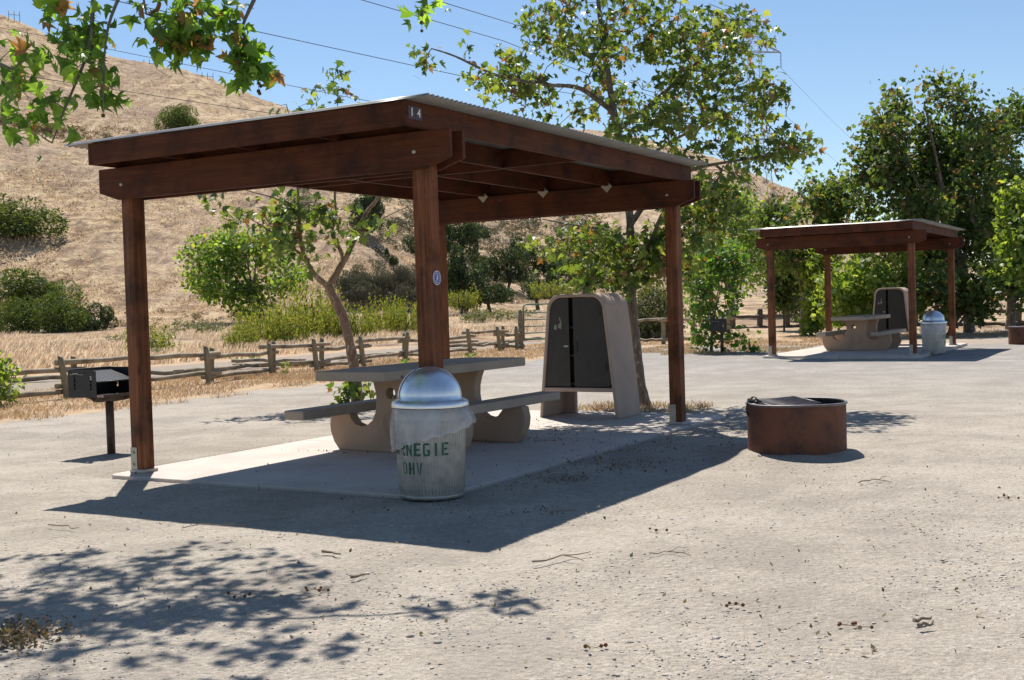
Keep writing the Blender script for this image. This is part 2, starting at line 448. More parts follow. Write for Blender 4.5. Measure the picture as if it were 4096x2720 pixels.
def ground_mat():
    m, n, b = mat_new('gravel_and_dry_grass_ground')
    v = coords(n)
    # distance from the gravel edge in the site's own frame
    vr = coords(n, rot=(0, 0, YAW))
    sp = N(n, 'ShaderNodeSeparateXYZ'); n.links.new(vr, sp.inputs[0])
    wob = noise_n(n, v, 0.5, 4, 0.6)
    def mathn(op, a, b_=0.0, c=None):
        q = N(n, 'ShaderNodeMath', operation=op)
        for s, val in zip(q.inputs, (a, b_, c)):
            if val is None: continue
            if isinstance(val, (int, float)): s.default_value = val
            else: n.links.new(val, s)
        return q.outputs[0]
    lx0 = BX * math.cos(YAW) - BY * math.sin(YAW); ly0 = BX * math.sin(YAW) + BY * math.cos(YAW)
    lx = mathn('SUBTRACT', sp.outputs[0], lx0); ly = mathn('SUBTRACT', sp.outputs[1], ly0)
    lxw = mathn('ADD', lx, mathn('MULTIPLY', mathn('SUBTRACT', wob, 0.5), 2.2))
    lyw = mathn('ADD', ly, mathn('MULTIPLY', mathn('SUBTRACT', wob, 0.5), 3.0))
    # gravel colour
    big = noise_n(n, v, 0.35, 5, 0.6); mid = noise_n(n, v, 5, 5, 0.7); fine = noise_n(n, v, 85, 3, 0.7)
    g = ramp(n, big, [(0.35, (0.39, 0.333, 0.272)), (0.5, (0.46, 0.398, 0.325)), (0.65, (0.515, 0.448, 0.368))]).outputs[0]
    g = mix(n, ramp(n, mid, [(0.40, 0.0), (0.7, 0.4)]).outputs[0], g, (0.25, 0.235, 0.22))
    far = mathn('MULTIPLY', ramp(n, mathn('MULTIPLY', ly, 0.03), [(0.2, 0.0), (0.55, 0.8)]).outputs[0], 1.0)
    g = mix(n, far, g, (0.33, 0.31, 0.295))
    g = mix(n, ramp(n, fine, [(0.30, 0.65), (0.46, 0.0)]).outputs[0], g, (0.17, 0.15, 0.13))
    g = mix(n, ramp(n, fine, [(0.60, 0.0), (0.75, 0.45)]).outputs[0], g, (0.62, 0.58, 0.53))
    vo = N(n, 'ShaderNodeTexVoronoi'); vo.inputs['Scale'].default_value = 26
    n.links.new(v, vo.inputs['Vector'])
    g = mix(n, ramp(n, vo.outputs['Distance'], [(0.06, 0.65), (0.2, 0.0)]).outputs[0], g, vo.outputs['Color'])
    g2 = mix(n, 0.82, g, (0.40, 0.36, 0.31))
    vo2 = N(n, 'ShaderNodeTexVoronoi'); vo2.inputs['Scale'].default_value = 26
    n.links.new(v, vo2.inputs['Vector'])
    bw = N(n, 'ShaderNodeRGBToBW'); n.links.new(vo2.outputs['Color'], bw.inputs[0])
    spk = ramp(n, bw.outputs[0], [(0.2, (0.22, 0.205, 0.19)), (0.5, (0.37, 0.335, 0.295)), (0.8, (0.58, 0.55, 0.51))]).outputs[0]
    g0 = ramp(n, big, [(0.35, (0.39, 0.333, 0.272)), (0.5, (0.46, 0.398, 0.325)), (0.65, (0.515, 0.448, 0.368))]).outputs[0]
    g0 = mix(n, ramp(n, mid, [(0.42, 0.0), (0.75, 0.3)]).outputs[0], g0, (0.30, 0.28, 0.255))
    g0 = mix(n, far, g0, (0.31, 0.295, 0.285))
    g0 = mix(n, ramp(n, fine, [(0.30, 0.5), (0.42, 0.0)]).outputs[0], g0, (0.2, 0.18, 0.16))
    g0 = mix(n, ramp(n, fine, [(0.60, 0.0), (0.75, 0.4)]).outputs[0], g0, (0.60, 0.56, 0.51))
    g0 = mix(n, ramp(n, vo2.outputs['Distance'], [(0.06, 0.6), (0.15, 0.0)]).outputs[0], g0, spk)
    grain = noise_n(n, v, 210, 2, 0.5); coarse = noise_n(n, v, 32, 4, 0.75)
    g0 = mix(n, ramp(n, grain, [(0.38, 0.7), (0.5, 0.0)]).outputs[0], g0, (0.19, 0.17, 0.145))
    g0 = mix(n, ramp(n, coarse, [(0.36, 0.6), (0.48, 0.0)]).outputs[0], g0, (0.22, 0.20, 0.175))
    g0 = mix(n, ramp(n, coarse, [(0.55, 0.0), (0.66, 0.5)]).outputs[0], g0, (0.60, 0.56, 0.50))
    patchy = noise_n(n, v, 1.1, 6, 0.7, 0.4)
    g0 = mix(n, ramp(n, patchy, [(0.40, 0.45), (0.5, 0.0)]).outputs[0], g0, (0.27, 0.235, 0.20))
    g0 = mix(n, ramp(n, patchy, [(0.52, 0.0), (0.64, 0.4)]).outputs[0], g0, (0.50, 0.445, 0.38))
    # dry grass colour
    gn = noise_n(n, v, 3.0, 6, 0.7)
    dg = ramp(n, gn, [(0.3, (0.34, 0.225, 0.135)), (0.5, (0.47, 0.325, 0.20)), (0.7, (0.56, 0.43, 0.28))]).outputs[0]
    road = ramp(n, mid, [(0.3, (0.27, 0.22, 0.175)), (0.7, (0.36, 0.305, 0.25))]).outputs[0]
    verge = ramp(n, mathn('MULTIPLY', lxw, -0.05), [(0.495, 0.0), (0.515, 1.0)]).outputs[0]
    beyond = ramp(n, mathn('MULTIPLY', lyw, 0.02), [(0.545, 0.0), (0.56, 1.0)]).outputs[0]
    rightside = ramp(n, mathn('MULTIPLY', mathn('ADD', lxw, 20), 0.025), [(0.38, 1.0), (0.42, 1.0), (0.47, 0.55), (0.52, 0.25)]).outputs[0]
    grassy = mathn('MAXIMUM', verge, mathn('MULTIPLY', beyond, rightside))
    rd1 = ramp(n, mathn('MULTIPLY', lxw, -0.02), [(0.315, 0.0), (0.325, 1.0), (0.415, 1.0), (0.425, 0.0)]).outputs[0]
    patch = ramp(n, noise_n(n, v, 1.3, 5, 0.7), [(0.36, 0.35), (0.5, 1.0)]).outputs[0]
    col = mix(n, mathn('MULTIPLY', grassy, patch), g0, dg)
    col = mix(n, rd1, col, road)
    n.links.new(col, b.inputs['Base Color'])
    b.inputs['Roughness'].default_value = 0.95
    b.inputs['Specular IOR Level'].default_value = 0.15
    hh = mathn('ADD', mathn('MULTIPLY', fine, 0.35), mathn('MULTIPLY', mathn('SUBTRACT', 0.3, vo2.outputs['Distance']), 0.5))
    bump(n, b, mathn('ADD', hh, mathn('ADD', mathn('MULTIPLY', mid, 1.6), mathn('MULTIPLY', coarse, 1.0))), 1.0, 0.018)
    return m
M_GROUND = ground_mat()
gme = npmesh('ground', V.reshape(-1, 3), F, smooth=True)
props(link('ground', gme, M_GROUND), kind='structure')

# pads: rounded-corner slabs with a control joint
def pad(loc, z):
    def rr(x0, x1, y0, y1, r, ins=0.0):
        pts = []
        for cx, cy, a in ((x1 - r, y1 - r, 0), (x0 + r, y1 - r, 90), (x0 + r, y0 + r, 180), (x1 - r, y0 + r, 270)):
            for k in range(7):
                t = math.radians(a + 15 * k)
                pts.append((cx + (r - ins) * math.cos(t), cy + (r - ins) * math.sin(t)))
        return pts
    m = MB()
    x0, x1, y0, y1 = -SH_W - 0.20, 0.20, -0.28, SH_L + 1.25
    full = rr(x0, x1, y0, y1, 0.13)
    g = 0.005
    for xa, xb in ((x0, -1.66 - g), (-1.66 + g, x1)):
        for ya, yb in ((y0, 2.6 - g), (2.6 + g, y1)):
            poly = []
            for px, py in full:
                q = (min(max(px, xa), xb), min(max(py, ya), yb))
                if not poly or math.dist(q, poly[-1]) > 1e-5: poly.append(q)
            if math.dist(poly[0], poly[-1]) < 1e-5: poly.pop()
            m.prism(poly, lambda p: (p[0], p[1], -0.12), lambda p: (p[0], p[1], 0.0))
    o = m.build('concrete_pad', M_PAD, None, 0.006, 1)
    o.location = (*loc, z); o.rotation_euler = (0, 0, -YAW)
    props(o, kind='structure')
    return o
pad((BX, BY), 0.0); pad(B2, 0.045)

# ------------------------------------------------------------------ hills
SK1 = [(-900, -260), (-500, -140), (-200, -40), (0, 22), (103, 65), (171, 99), (250, 124), (342, 147), (479, 178), (581, 212), (633, 236), (760, 290), (900, 350), (1000, 410), (1100, 470), (1150, 514), (1200, 560), (1260, 640), (1300, 705), (1400, 745), (3600, 745)]
SK0 = [(-900, 700), (420, 705), (520, 660), (620, 560), (700, 480), (780, 470), (873, 532), (899, 563), (958, 617), (1020, 680), (1080, 718), (1200, 745), (3600, 745)]
SKM = [(-900, 745), (1000, 600), (1060, 560), (1123, 636), (1192, 709), (1240, 735), (3600, 745)]
SK2 = [(-900, 500), (900, 420), (1100, 320), (1200, 298), (1303, 294), (1400, 303), (1500, 322), (1600, 345), (1684, 373), (1760, 405), (1845, 444), (1950, 500), (2100, 570), (2300, 640), (2600, 700), (3600, 720)]
def tan_az(x): d = ray(x, horiz(x)); return d[0] / d[1]
def prof(sk):
    t = np.array([tan_az(x) for x, y in sk]); e = np.array([(horiz(x) - y) * K / FPX for x, y in sk])
    return t, e
P1, P0, PM, P2 = prof(SK1), prof(SK0), prof(SKM), prof(SK2)
def smooth_interp(t, P):
    d = 0.006
    return (np.interp(t - d, *P) + np.interp(t, *P) * 2 + np.interp(t + d, *P)) / 4
_tf = np.array([tan_az(x) for x in (-500, 0, 300, 600, 900, 1200, 1500, 2400)])
def layer(t, Y, P, F0, R, pw, gul=1.0):
    e = smooth_interp(t, P)
    H = HC + e * R
    u = np.clip((Y - F0) / (R - F0), 0, None)
    base = np.clip((Y - 45) / (F0 - 45), 0, 1) ** 1.4 * 0.9
    up = base + (H - 0.9) * np.minimum(u, 1) ** pw
    dn = H - (u - 1) * (R - F0) * 0.30 - np.clip(u - 1, 0, None) ** 2 * 8
    z = np.where(u < 1, up, dn)
    # soften the crest
    return z
_NG = {}
def fbm(x, y, s, seed, oct=3):
    out = np.zeros(np.shape(x)); xf, yf = np.ravel(x), np.ravel(y); r = np.zeros(len(xf))
    for i in range(len(xf)):
        r[i] = noise.fractal(Vector((xf[i] * s + seed, yf[i] * s, seed * 1.7)), 0.9, 2.1, oct)
    return r.reshape(np.shape(x))
def hill_base(t, Y):
    F1 = np.interp(t, _tf, [100, 104, 106, 112, 120, 120, 130, 140])
    z1 = layer(t, Y, P1, F1, 265.0, 1.12)
    z0 = layer(t, Y, P0, 86.0, 135.0, 1.1)
    zm = layer(t, Y, PM, 105.0, 170.0, 1.0)
    z2 = layer(t, Y, P2, 190.0, 480.0, 1.1)
    fl = np.clip((Y - 45) / 55.0, 0, 1) ** 1.4 * 0.9 + np.clip(Y - 100, 0, 90) * 0.01
    return np.maximum.reduce([z1, z0, zm, z2, fl])
def hillz(t, Y):
    z = hill_base(t, Y)
    return z
def hill_point(x, y):
    """first terrain point behind a photo point"""
    d = ray(x, y); Ys = np.arange(46.0, 520, 0.5)
    t = d[0] / d[1]; zz = hillz(np.full(len(Ys), t), Ys); zr = HC + d[2] / d[1] * Ys
    k = np.argmax(zz >= zr)
    if not (zz >= zr).any(): k = 90
    Y = Ys[k]; return np.array([t * Y, Y, float(zz[k])])

ht = np.linspace(-0.78, 0.78, 620)
hY = 45 * (640 / 45.0) ** (np.linspace(0, 1, 300))
T, YY = np.meshgrid(ht, hY)
Z = hill_base(T, YY)
ramp_up = np.clip((Z - 1.2) / 8, 0, 1)
XX = T * YY
Z = Z + ramp_up * (fbm(XX, YY, 0.022, 4.0, 4) * 2.2 * np.clip((YY - 80) / 160, 0.15, 1) * np.clip(1.0 - np.abs(YY - 265) / 18, 0, 1) * 0.25
                   + fbm(XX, YY, 0.05, 8.0, 4) * 0.9 + fbm(XX, YY * 0.6, 0.35, 2.0, 3) * 0.42 + fbm(XX, YY * 0.35, 0.12, 6.0, 3) * 0.5)
Z[0, :] -= 0.6; Z[1:6, :] -= 0.15
HV = np.stack([XX, YY, Z], -1)
ih = np.arange(T.size).reshape(T.shape)
HF = np.stack([ih[:-1, :-1], ih[:-1, 1:], ih[1:, 1:], ih[1:, :-1]], -1).reshape(-1, 4)
def hill_mat():
    m, n, b = mat_new('dry_grass_hillside')
    v = coords(n)
    a = noise_n(n, v, 0.045, 6, 0.62, 0.5)
    bb = noise_n(n, coords(n, (1.0, 0.55, 1.0)), 0.55, 6, 0.72, 0.5)
    c = noise_n(n, coords(n, (1.6, 0.8, 1.0)), 2.2, 4, 0.75)
    col = ramp(n, bb, [(0.39, (0.17, 0.115, 0.072)), (0.46, (0.37, 0.255, 0.152)), (0.53, (0.53, 0.385, 0.225)), (0.62, (0.67, 0.525, 0.325))]).outputs[0]
    col = mix(n, ramp(n, a, [(0.44, 0.0), (0.6, 0.55)]).outputs[0], col, (0.33, 0.24, 0.19))
    col = mix(n, ramp(n, c, [(0.32, 0.85), (0.5, 0.0)]).outputs[0], col, (0.22, 0.155, 0.115))
    col = mix(n, ramp(n, c, [(0.56, 0.0), (0.72, 0.6)]).outputs[0], col, (0.66, 0.53, 0.40))
    wv = N(n, 'ShaderNodeTexWave', wave_type='BANDS', bands_direction='Z'); wv.inputs['Scale'].default_value = 0.42
    wv.inputs['Distortion'].default_value = 9.0; wv.inputs['Detail'].default_value = 4.0; wv.inputs['Detail Scale'].default_value = 0.35
    n.links.new(coords(n, (0.35, 0.35, 1.0)), wv.inputs['Vector'])
    col = mix(n, ramp(n, wv.outputs['Fac'], [(0.1, 0.38), (0.4, 0.0)]).outputs[0], col, (0.27, 0.18, 0.125))
    str_ = noise_n(n, coords(n, (0.25, 0.05, 0.05)), 1.0, 5, 0.7, 1.0)
    col = mix(n, ramp(n, str_, [(0.5, 0.0), (0.62, 0.45)]).outputs[0], col, (0.68, 0.53, 0.36))
    n.links.new(col, b.inputs['Base Color'])
    b.inputs['Roughness'].default_value = 0.95; b.inputs['Specular IOR Level'].default_value = 0.1
    q = N(n, 'ShaderNodeMath', operation='ADD'); n.links.new(bb, q.inputs[0])
    q2 = N(n, 'ShaderNodeMath', operation='MULTIPLY'); n.links.new(c, q2.inputs[0]); q2.inputs[1].default_value = 0.5
    n.links.new(q2.outputs[0], q.inputs[1])
    bump(n, b, q.outputs[0], 1.0, 0.5)
    return m
props(link('hills', npmesh('hills', HV.reshape(-1, 3), HF, smooth=True), hill_mat()), kind='structure')

# ------------------------------------------------------------------ foliage toolkit
_h = [(0, 0), (0.16, 0.02), (0.52, 0.10), (0.30, 0.26), (0.62, 0.52), (0.27, 0.50), (0.20, 0.66), (0, 1.05)]
LOBED = np.array(_h + [(-x, y) for x, y in _h[-2:0:-1]])            # five-pointed maple-like outline
LOBED = LOBED - np.array([0, 0.0])
STAR5 = np.array([(0, 0), (0.45, 0.08), (0.2, 0.3), (0.5, 0.62), (0, 1.0), (-0.5, 0.62), (-0.2, 0.3), (-0.45, 0.08)])
OVAL = np.array([(0, 0), (0.32, 0.35), (0, 1.0), (-0.32, 0.35)])
ROUND = np.array([(0, 0), (0.42, 0.22), (0.4, 0.62), (0, 1.0), (-0.4, 0.62), (-0.42, 0.22)])
BLADE = np.array([(-0.06, 0), (0.06, 0), (0.0, 1.0)])

def leafset(P, size, shape, droop=0.4, rng=rg, curl=0.25, up=0.35):
    """fan triangles (or polygons) for leaves at points P; droop 0..1 pulls tips down"""
    n = len(P); k = len(shape)
    d = rng.normal(size=(n, 3)); d[:, 2] -= droop * 1.6
    d /= np.linalg.norm(d, axis=1)[:, None]
    nn = rng.normal(size=(n, 3)); nn[:, 2] += up * 2
    nn -= d * (nn * d).sum(1)[:, None]; nn /= np.linalg.norm(nn, axis=1)[:, None] + 1e-9
    s = np.cross(nn, d)
    sz = size * rng.uniform(0.45, 1.3, n)
    sx, sy = shape[:, 0], shape[:, 1]
    zz = -curl * (sx ** 2 * 1.6 + (sy - 0.4) ** 2 * 0.6)
    cr = rng.uniform(0.2, 1.6, n)
    V = P[:, None, :] + sz[:, None, None] * (s[:, None, :] * sx[None, :, None] + d[:, None, :] * sy[None, :, None]
        + nn[:, None, :] * (zz[None, :, None] * cr[:, None, None]))
    V = V.reshape(-1, 3)
    if k <= 4:
        F = (np.arange(n)[:, None] * k + np.arange(k)[None, :])
        per = 1
    else:
        # fan about an interior point
        ci = P + sz[:, None] * d * 0.42
        V = np.concatenate([V, ci]); c0 = n * k
        a = np.arange(n)[:, None] * k
        i = np.arange(k)[None, :]; j = (np.arange(k) + 1) % k
        F = np.stack([np.broadcast_to(c0 + np.arange(n)[:, None], (n, k)), a + i, a + j[None, :]], -1).reshape(-1, 3)
        per = k
    r = np.repeat(rng.random(n), per)
    return V, F, r

def branch_tree(guides, targets, jitter=0.12, sag=0.0, rng=rg, tipr=0.004, expo=0.42, rscale=1.0, minr=0.0):
    """guides: list of (pts, radii). targets (n,3). Returns list of (p0,p1,r0,r1) woody edges and tips"""
    nodes = []; par = []; fixed = []
    for gi, (pts, rad, attach) in enumerate(guides):
        prev = attach
        if attach is None: prev = -1
        elif attach == 'near':
            A = np.array(nodes); prev = int(np.argmin(((A - np.array(pts[0])) ** 2).sum(1)))
        # subdivide
        P = [np.array(p, float) for p in pts]
        for i in range(len(P)):
            if i == 0:
                nodes.append(P[0]); par.append(prev); fixed.append(rad[0]); prev = len(nodes) - 1
                continue
            p0 = P[max(i - 2, 0)]; p1 = P[i - 1]; p2 = P[i]; p3 = P[min(i + 1, len(P) - 1)]
            for s_ in range(1, 5):
                u = s_ / 4
                q = 0.5 * ((2 * p1) + (p2 - p0) * u + (2 * p0 - 5 * p1 + 4 * p2 - p3) * u * u + (3 * p1 - p0 - 3 * p2 + p3) * u ** 3)
                nodes.append(q); par.append(prev); fixed.append(rad[i - 1] + (rad[i] - rad[i - 1]) * u); prev = len(nodes) - 1
    ng = len(nodes)
    A = np.array(nodes)
    dist = np.sqrt(((targets[:, None, :] - A[None]) ** 2).sum(2)).min(1)
    order = np.argsort(dist)
    cap = ng + len(targets) * 3 + 5
    N_ = np.zeros((cap, 3)); N_[:ng] = A; cnt = ng
    root = A[0]
    tips = []
    for ti in order:
        tg = targets[ti]
        dd = N_[:cnt] - tg
        dd2 = (dd ** 2).sum(1)
        # prefer nodes nearer to the root than target
        rd = ((N_[:cnt] - root) ** 2).sum(1)
        pen = np.where(rd > ((tg - root) ** 2).sum() * 1.05, 2.5, 1.0)
        k = int(np.argmin(dd2 * pen))
        p = N_[k]; L = math.sqrt(dd2[k]); prev = k
        nseg = 1 if L < 0.15 else (2 if L < 0.5 else 3)
        for s in range(1, nseg + 1):
            q = p + (tg - p) * s / nseg
            if s < nseg: q = q + rng.normal(size=3) * L * jitter; q[2] += L * 0.06
            N_[cnt] = q; par.append(prev); fixed.append(None); prev = cnt; cnt += 1
        tips.append(tg)
    leafc = np.zeros(cnt)
    hasch = np.zeros(cnt, bool)
    for i in range(cnt):
        if par[i] >= 0: hasch[par[i]] = True
    leafc[~hasch] = 1
    # parents always have a lower index except chains, process in reverse
    for i in range(cnt - 1, -1, -1):
        if par[i] >= 0: leafc[par[i]] += leafc[i]
    edges = []
    for i in range(cnt):
        if par[i] < 0: continue
        def rr(q): return fixed[q] if fixed[q] is not None else tipr * rscale * max(1, leafc[q]) ** expo
        r1 = rr(i); r0 = rr(par[i]) if fixed[i] is not None or fixed[par[i]] is None else min(rr(par[i]), r1 * 1.25)
        if max(r0, r1) < minr: continue
        edges.append((N_[par[i]], N_[i], min(r0, r1 * 1.6), r1, fixed[i] is not None))
    return edges

def edges_mesh(edges, nside=5):
    V = []; F = []; c = 0
    for p0, p1, r0, r1, _ in edges:
        d = p1 - p0; L = np.linalg.norm(d)
        if L < 1e-5: continue
        d = d / L
        a = np.array([1, 0, 0]) if abs(d[0]) < 0.7 else np.array([0, 1, 0])
        u = np.cross(d, a); u /= np.linalg.norm(u); v = np.cross(d, u)
        ns = nside if max(r0, r1) > 0.012 else 3
        ext = d * r1 * 0.3
        for (p, r) in ((p0 - ext, r0), (p1 + ext, r1)):
            for k in range(5):
                an = 2 * PI * k / 5
                V.append(p + (u * math.cos(an) + v * math.sin(an)) * r)
        for k in range(5):
            F.append((c + k, c + (k + 1) % 5, c + 5 + (k + 1) % 5, c + 5 + k))
        c += 10
    return np.array(V), np.array(F)

def sample_ellipsoids(ells, n, rng=rg, shell=0.0, vp=1.0):
    vol = np.array([(e[3] * e[4] * e[5]) ** vp * (e[6] if len(e) > 6 else 1) for e in ells]); vol /= vol.sum()
    out = []
    ch = rng.choice(len(ells), n, p=vol)
    d = rng.normal(size=(n, 3)); d /= np.linalg.norm(d, axis=1)[:, None]
    r = rng.random(n) ** (1 / 3.0) * (1 - shell) + shell
    E = np.array([e[:6] for e in ells])
    return E[ch, :3] + d * r[:, None] * E[ch, 3:6]

def clump_noise_keep(P, scale, thr, seed):
    return np.array([noise.noise(Vector((p[0] * scale + seed, p[1] * scale, p[2] * scale))) > thr for p in P])

def foliage(P, per, spread, size, shape, droop, rng=rg, up=0.35, curl=0.25):
    Q = np.repeat(P, per, axis=0) + rng.normal(size=(len(P) * per, 3)) * spread
    return leafset(Q, size, shape, droop, rng, curl, up)

def seedballs(P, parent, r=0.014, chain=3, mat=None, rng=rg):
    m = MB()
    for p in P:
        q = np.array(p, float)
        top = q.copy()
        for k in range(chain):
            q = q + np.array([rng.normal() * 0.01, rng.normal() * 0.01, -0.055])
            m.sphere(tuple(q), r * rng.uniform(0.8, 1.1), 6, 4)
        m.tube([tuple(top), tuple(q)], 0.0018, 3, False)
    return props(m.build('seed_balls', mat or M_SEEDG, parent), kind='stuff')

def make_tree(name, label, cat, base, guides, ells, ntar, per, spread, size, shape, lmat, bmat, droop=0.35, clump=None, tipr=0.004,
              expo=0.42, group=None, balls=0, seed=1, minr=0.0, up=0.35, curl=0.25, shell=0.0, bare=0, vp=1.0):
    rng = np.random.default_rng(seed)
    base = np.array(base, float)
    t = thing(name, label, cat, tuple(base), 0, group)
    T_ = sample_ellipsoids(ells, ntar, rng, shell, vp)
    if clump: 
        kp = clump_noise_keep(T_, clump[0], clump[1], seed * 3.1); T_ = T_[kp]
    ed = branch_tree(guides, T_, rng=rng, tipr=tipr, expo=expo)
    big = [e for e in ed if e[4]]; sm = [e for e in ed if not e[4] and max(e[2], e[3]) >= minr]
    loc = lambda V: V - base
    m = MB()
    for pts, rad, _ in guides:
        pts2 = [Vector(p) for p in pts]
        # smooth the polyline
        dense = []; dr = []
        for i in range(len(pts2) - 1):
            p0 = pts2[max(i - 1, 0)]; p1 = pts2[i]; p2 = pts2[i + 1]; p3 = pts2[min(i + 2, len(pts2) - 1)]
            for s in range(6):
                u = s / 6
                dense.append(0.5 * ((2 * p1) + (p2 - p0) * u + (2 * p0 - 5 * p1 + 4 * p2 - p3) * u * u + (3 * p1 - p0 - 3 * p2 + p3) * u ** 3) - Vector(base))
                dr.append((rad[i] + (rad[i + 1] - rad[i]) * u) * (1 + 0.06 * rng.normal()))
        dense.append(pts2[-1] - Vector(base)); dr.append(rad[-1])
        m.tube(dense, dr, 10)
    if sm:
        V_, F_ = edges_mesh(sm)
        m.add([tuple(v) for v in loc(V_)], [tuple(int(q) for q in f) for f in F_], True)
    m.build('trunk', bmat, t)
    LT = T_ if not bare else T_[bare:]
    V_, F_, r_ = foliage(LT, per, spread, size, shape, droop, rng, up, curl)
    link('crown', npmesh('crown', loc(V_), F_, False, r_), lmat, t)
    if balls:
        bi = rng.choice(len(T_), balls)
        seedballs(T_[bi] - base, t, rng=rng)
    return t

def pxell(x, y, rx, ry, Y, dY=None, w=1.0):
    """crown lump given where the photo shows it, at distance Y, with real depth"""
    c = atY(x, y, Y); s = K * Y / FPX
    return (c[0], c[1], c[2], rx * s, (dY if dY else (rx + ry) * 0.5 * s), ry * s, w)
def pxline(pts, Y, dY=None):
    out = []
    for i, (x, y) in enumerate(pts):
        out.append(atY(x, y, Y + (dY[i] if dY else 0)))
    return out

# ------------------------------------------------------------------ picnic shelter
ZT, HB, PP, TB = 2.92, 0.303, 0.150, 0.042
def make_shelter(label):
    t = thing('picnic_shelter', label, 'shelter', (BX, BY, 0), -YAW, 'picnic shelters')
    hp = PP / 2
    for (x, y) in ((0, 0), (-SH_W, 0), (0, SH_L), (-SH_W, SH_L)):
        m = MB()
        # a sawn post, a little twisted
        nseg = 8; vs = []; fs = []
        tw = {(-SH_W, 0): -0.10}.get((x, y), rnd.uniform(-0.03, 0.03))
        zz0, zz1 = 0.035, ZT - 0.02
        for i in range(nseg + 1):
            z = zz0 + (zz1 - zz0) * i / nseg; a = tw * (1 - i / nseg)
            for sx, sy in ((-1, -1), (1, -1), (1, 1), (-1, 1)):
                px, py = sx * hp, sy * hp
                vs.append((x + px * math.cos(a) - py * math.sin(a), y + px * math.sin(a) + py * math.cos(a), z))
        for i in range(nseg):
            for k in range(4):
                fs.append((i * 4 + k, i * 4 + (k + 1) % 4, i * 4 + 4 + (k + 1) % 4, i * 4 + 4 + k))
        fs.append((3, 2, 1, 0)); fs.append(tuple(nseg * 4 + k for k in range(4)))
        m.add(vs, fs)
        po = m.build('post', W_Z, t, 0.006, 2)
        b = MB(); b.box(x - hp * 1.02, x - hp * 1.02 + 0.085, y - hp - 0.009, y - hp - 0.003, 0.0, 0.245)
        b.box(x - hp * 1.02, x - hp * 1.02 + 0.085, y + hp + 0.003, y + hp + 0.009, 0.0, 0.245)
        for zz in (0.07, 0.185): b.lathe([(0.0001, -0.01), (0.013, -0.008), (0.013, 0)], 8, c=(0, 0, 0)) if False else b.box(x - hp + 0.025, x - hp + 0.048, y - hp - 0.022, y - hp - 0.009, zz, zz + 0.022)
        b.build('post_bracket', M_GALV, t, 0.002, 1)
        s = MB(); s.box(x - hp - 0.015, x + hp + 0.03, y - hp - 0.02, y + hp + 0.02, 0.0, 0.033); s.build('post_footing', M_PAD, t, 0.008, 1)
    o = 0.3236; cf = 0.749 * HB; cx = 0.24
    def beam(y0, y1):
        pr = [(-SH_W - o, 0), (o, 0), (o, -cf), (o - cx, -HB), (-SH_W - o + cx, -HB), (-SH_W - o, -cf)]
        m = MB(); m.prism(pr, lambda p: (p[0], y0, ZT + p[1]), lambda p: (p[0], y1, ZT + p[1]))
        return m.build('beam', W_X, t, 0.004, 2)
    for yc in (0, SH_L):
        for s in (-1, 1):
            a, b = yc + s * hp, yc + s * (hp + TB)
            bm = beam(min(a, b), max(a, b))
            for x in (-0.02, -SH_W - 0.02):
                m = MB()
                prof_ = [(0.019, 0.0), (0.019, 0.004), (0.013, 0.011), (0.0005, 0.013)]
                n = 12; vs = []; fs = []
                for r, h in prof_:
                    for k in range(n):
                        an = 2 * PI * k / n
                        vs.append((x + r * math.cos(an), yc + s * (hp + TB + h), ZT - HB * 0.53 + r * math.sin(an)))
                for i in range(3):
                    for k in range(n): fs.append((i * n + k, i * n + (k + 1) % n, (i + 1) * n + (k + 1) % n, (i + 1) * n + k))
                m.add(vs, fs, True); m.build('bolt', M_GALV, t)
    # rafters across, boards on both ends, blocking between them
    ra_t, ra_h = 0.040, 0.197; y0, y1 = -0.409 + 0.042, SH_L + 0.333 - 0.042
    xs = [0.079, -0.83, -1.72, -2.61, -SH_W - 0.119]
    for i, x in enumerate(xs):
        m = MB()
        ys, ye = (y0 - 0.042, y1 + 0.042) if i in (0, 4) else (y0, y1)
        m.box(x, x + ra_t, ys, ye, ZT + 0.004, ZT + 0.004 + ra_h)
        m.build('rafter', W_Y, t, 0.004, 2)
    for y in (y0 - 0.042, y1):
        m = MB(); m.box(xs[4] + ra_t + 0.001, xs[0] - 0.001, y + 0.001, y + 0.041, ZT + 0.005, ZT + 0.003 + ra_h); m.build('fascia', W_X, t, 0.004, 2)
    for i in range(4):
        yb = 2.62 + (0.06 if i % 2 else -0.0)
        m = MB(); m.box(xs[i + 1] + ra_t + 0.001, xs[i] - 0.001, yb, yb + 0.04, ZT + 0.006, ZT + ra_h - 0.002); m.build('blocking', W_X, t, 0.003, 1)
        for yy in (0.0, SH_L):
            m = MB(); m.box(xs[i + 1] + ra_t + 0.001, xs[i] - 0.001, yy - 0.02, yy + 0.02, ZT + 0.006, ZT + ra_h - 0.002); m.build('blocking', W_X, t, 0.003, 1)
    # metal ties where the rafters cross the beams
    for x in xs[1:4]:
        for yy, s in ((SH_L - hp - TB, -1),):
            m = MB()
            vs = [(x + ra_t / 2 + a, yy - 0.004, ZT + b) for a, b in ((-0.075, 0.0), (0.0, -0.075), (0.075, 0.0), (0.02, 0.055), (-0.02, 0.055))]
            vs += [(p[0], p[1] + 0.0035, p[2]) for p in vs]
            m.add(vs, [(0, 1, 2, 3, 4), (9, 8, 7, 6, 5)] + [(i, (i + 1) % 5 + 0, (i + 1) % 5 + 5, i + 5) for i in range(5)])
            m.build('rafter_tie', M_GALV, t)
    # corrugated roof, flutes running along the beams
    yr0, yr1, xr0, xr1 = -0.43, SH_L + 0.345, -SH_W - 0.43, 0.326
    per = 0.0685; nw = int((yr1 - yr0) / per); nyy = nw * 8
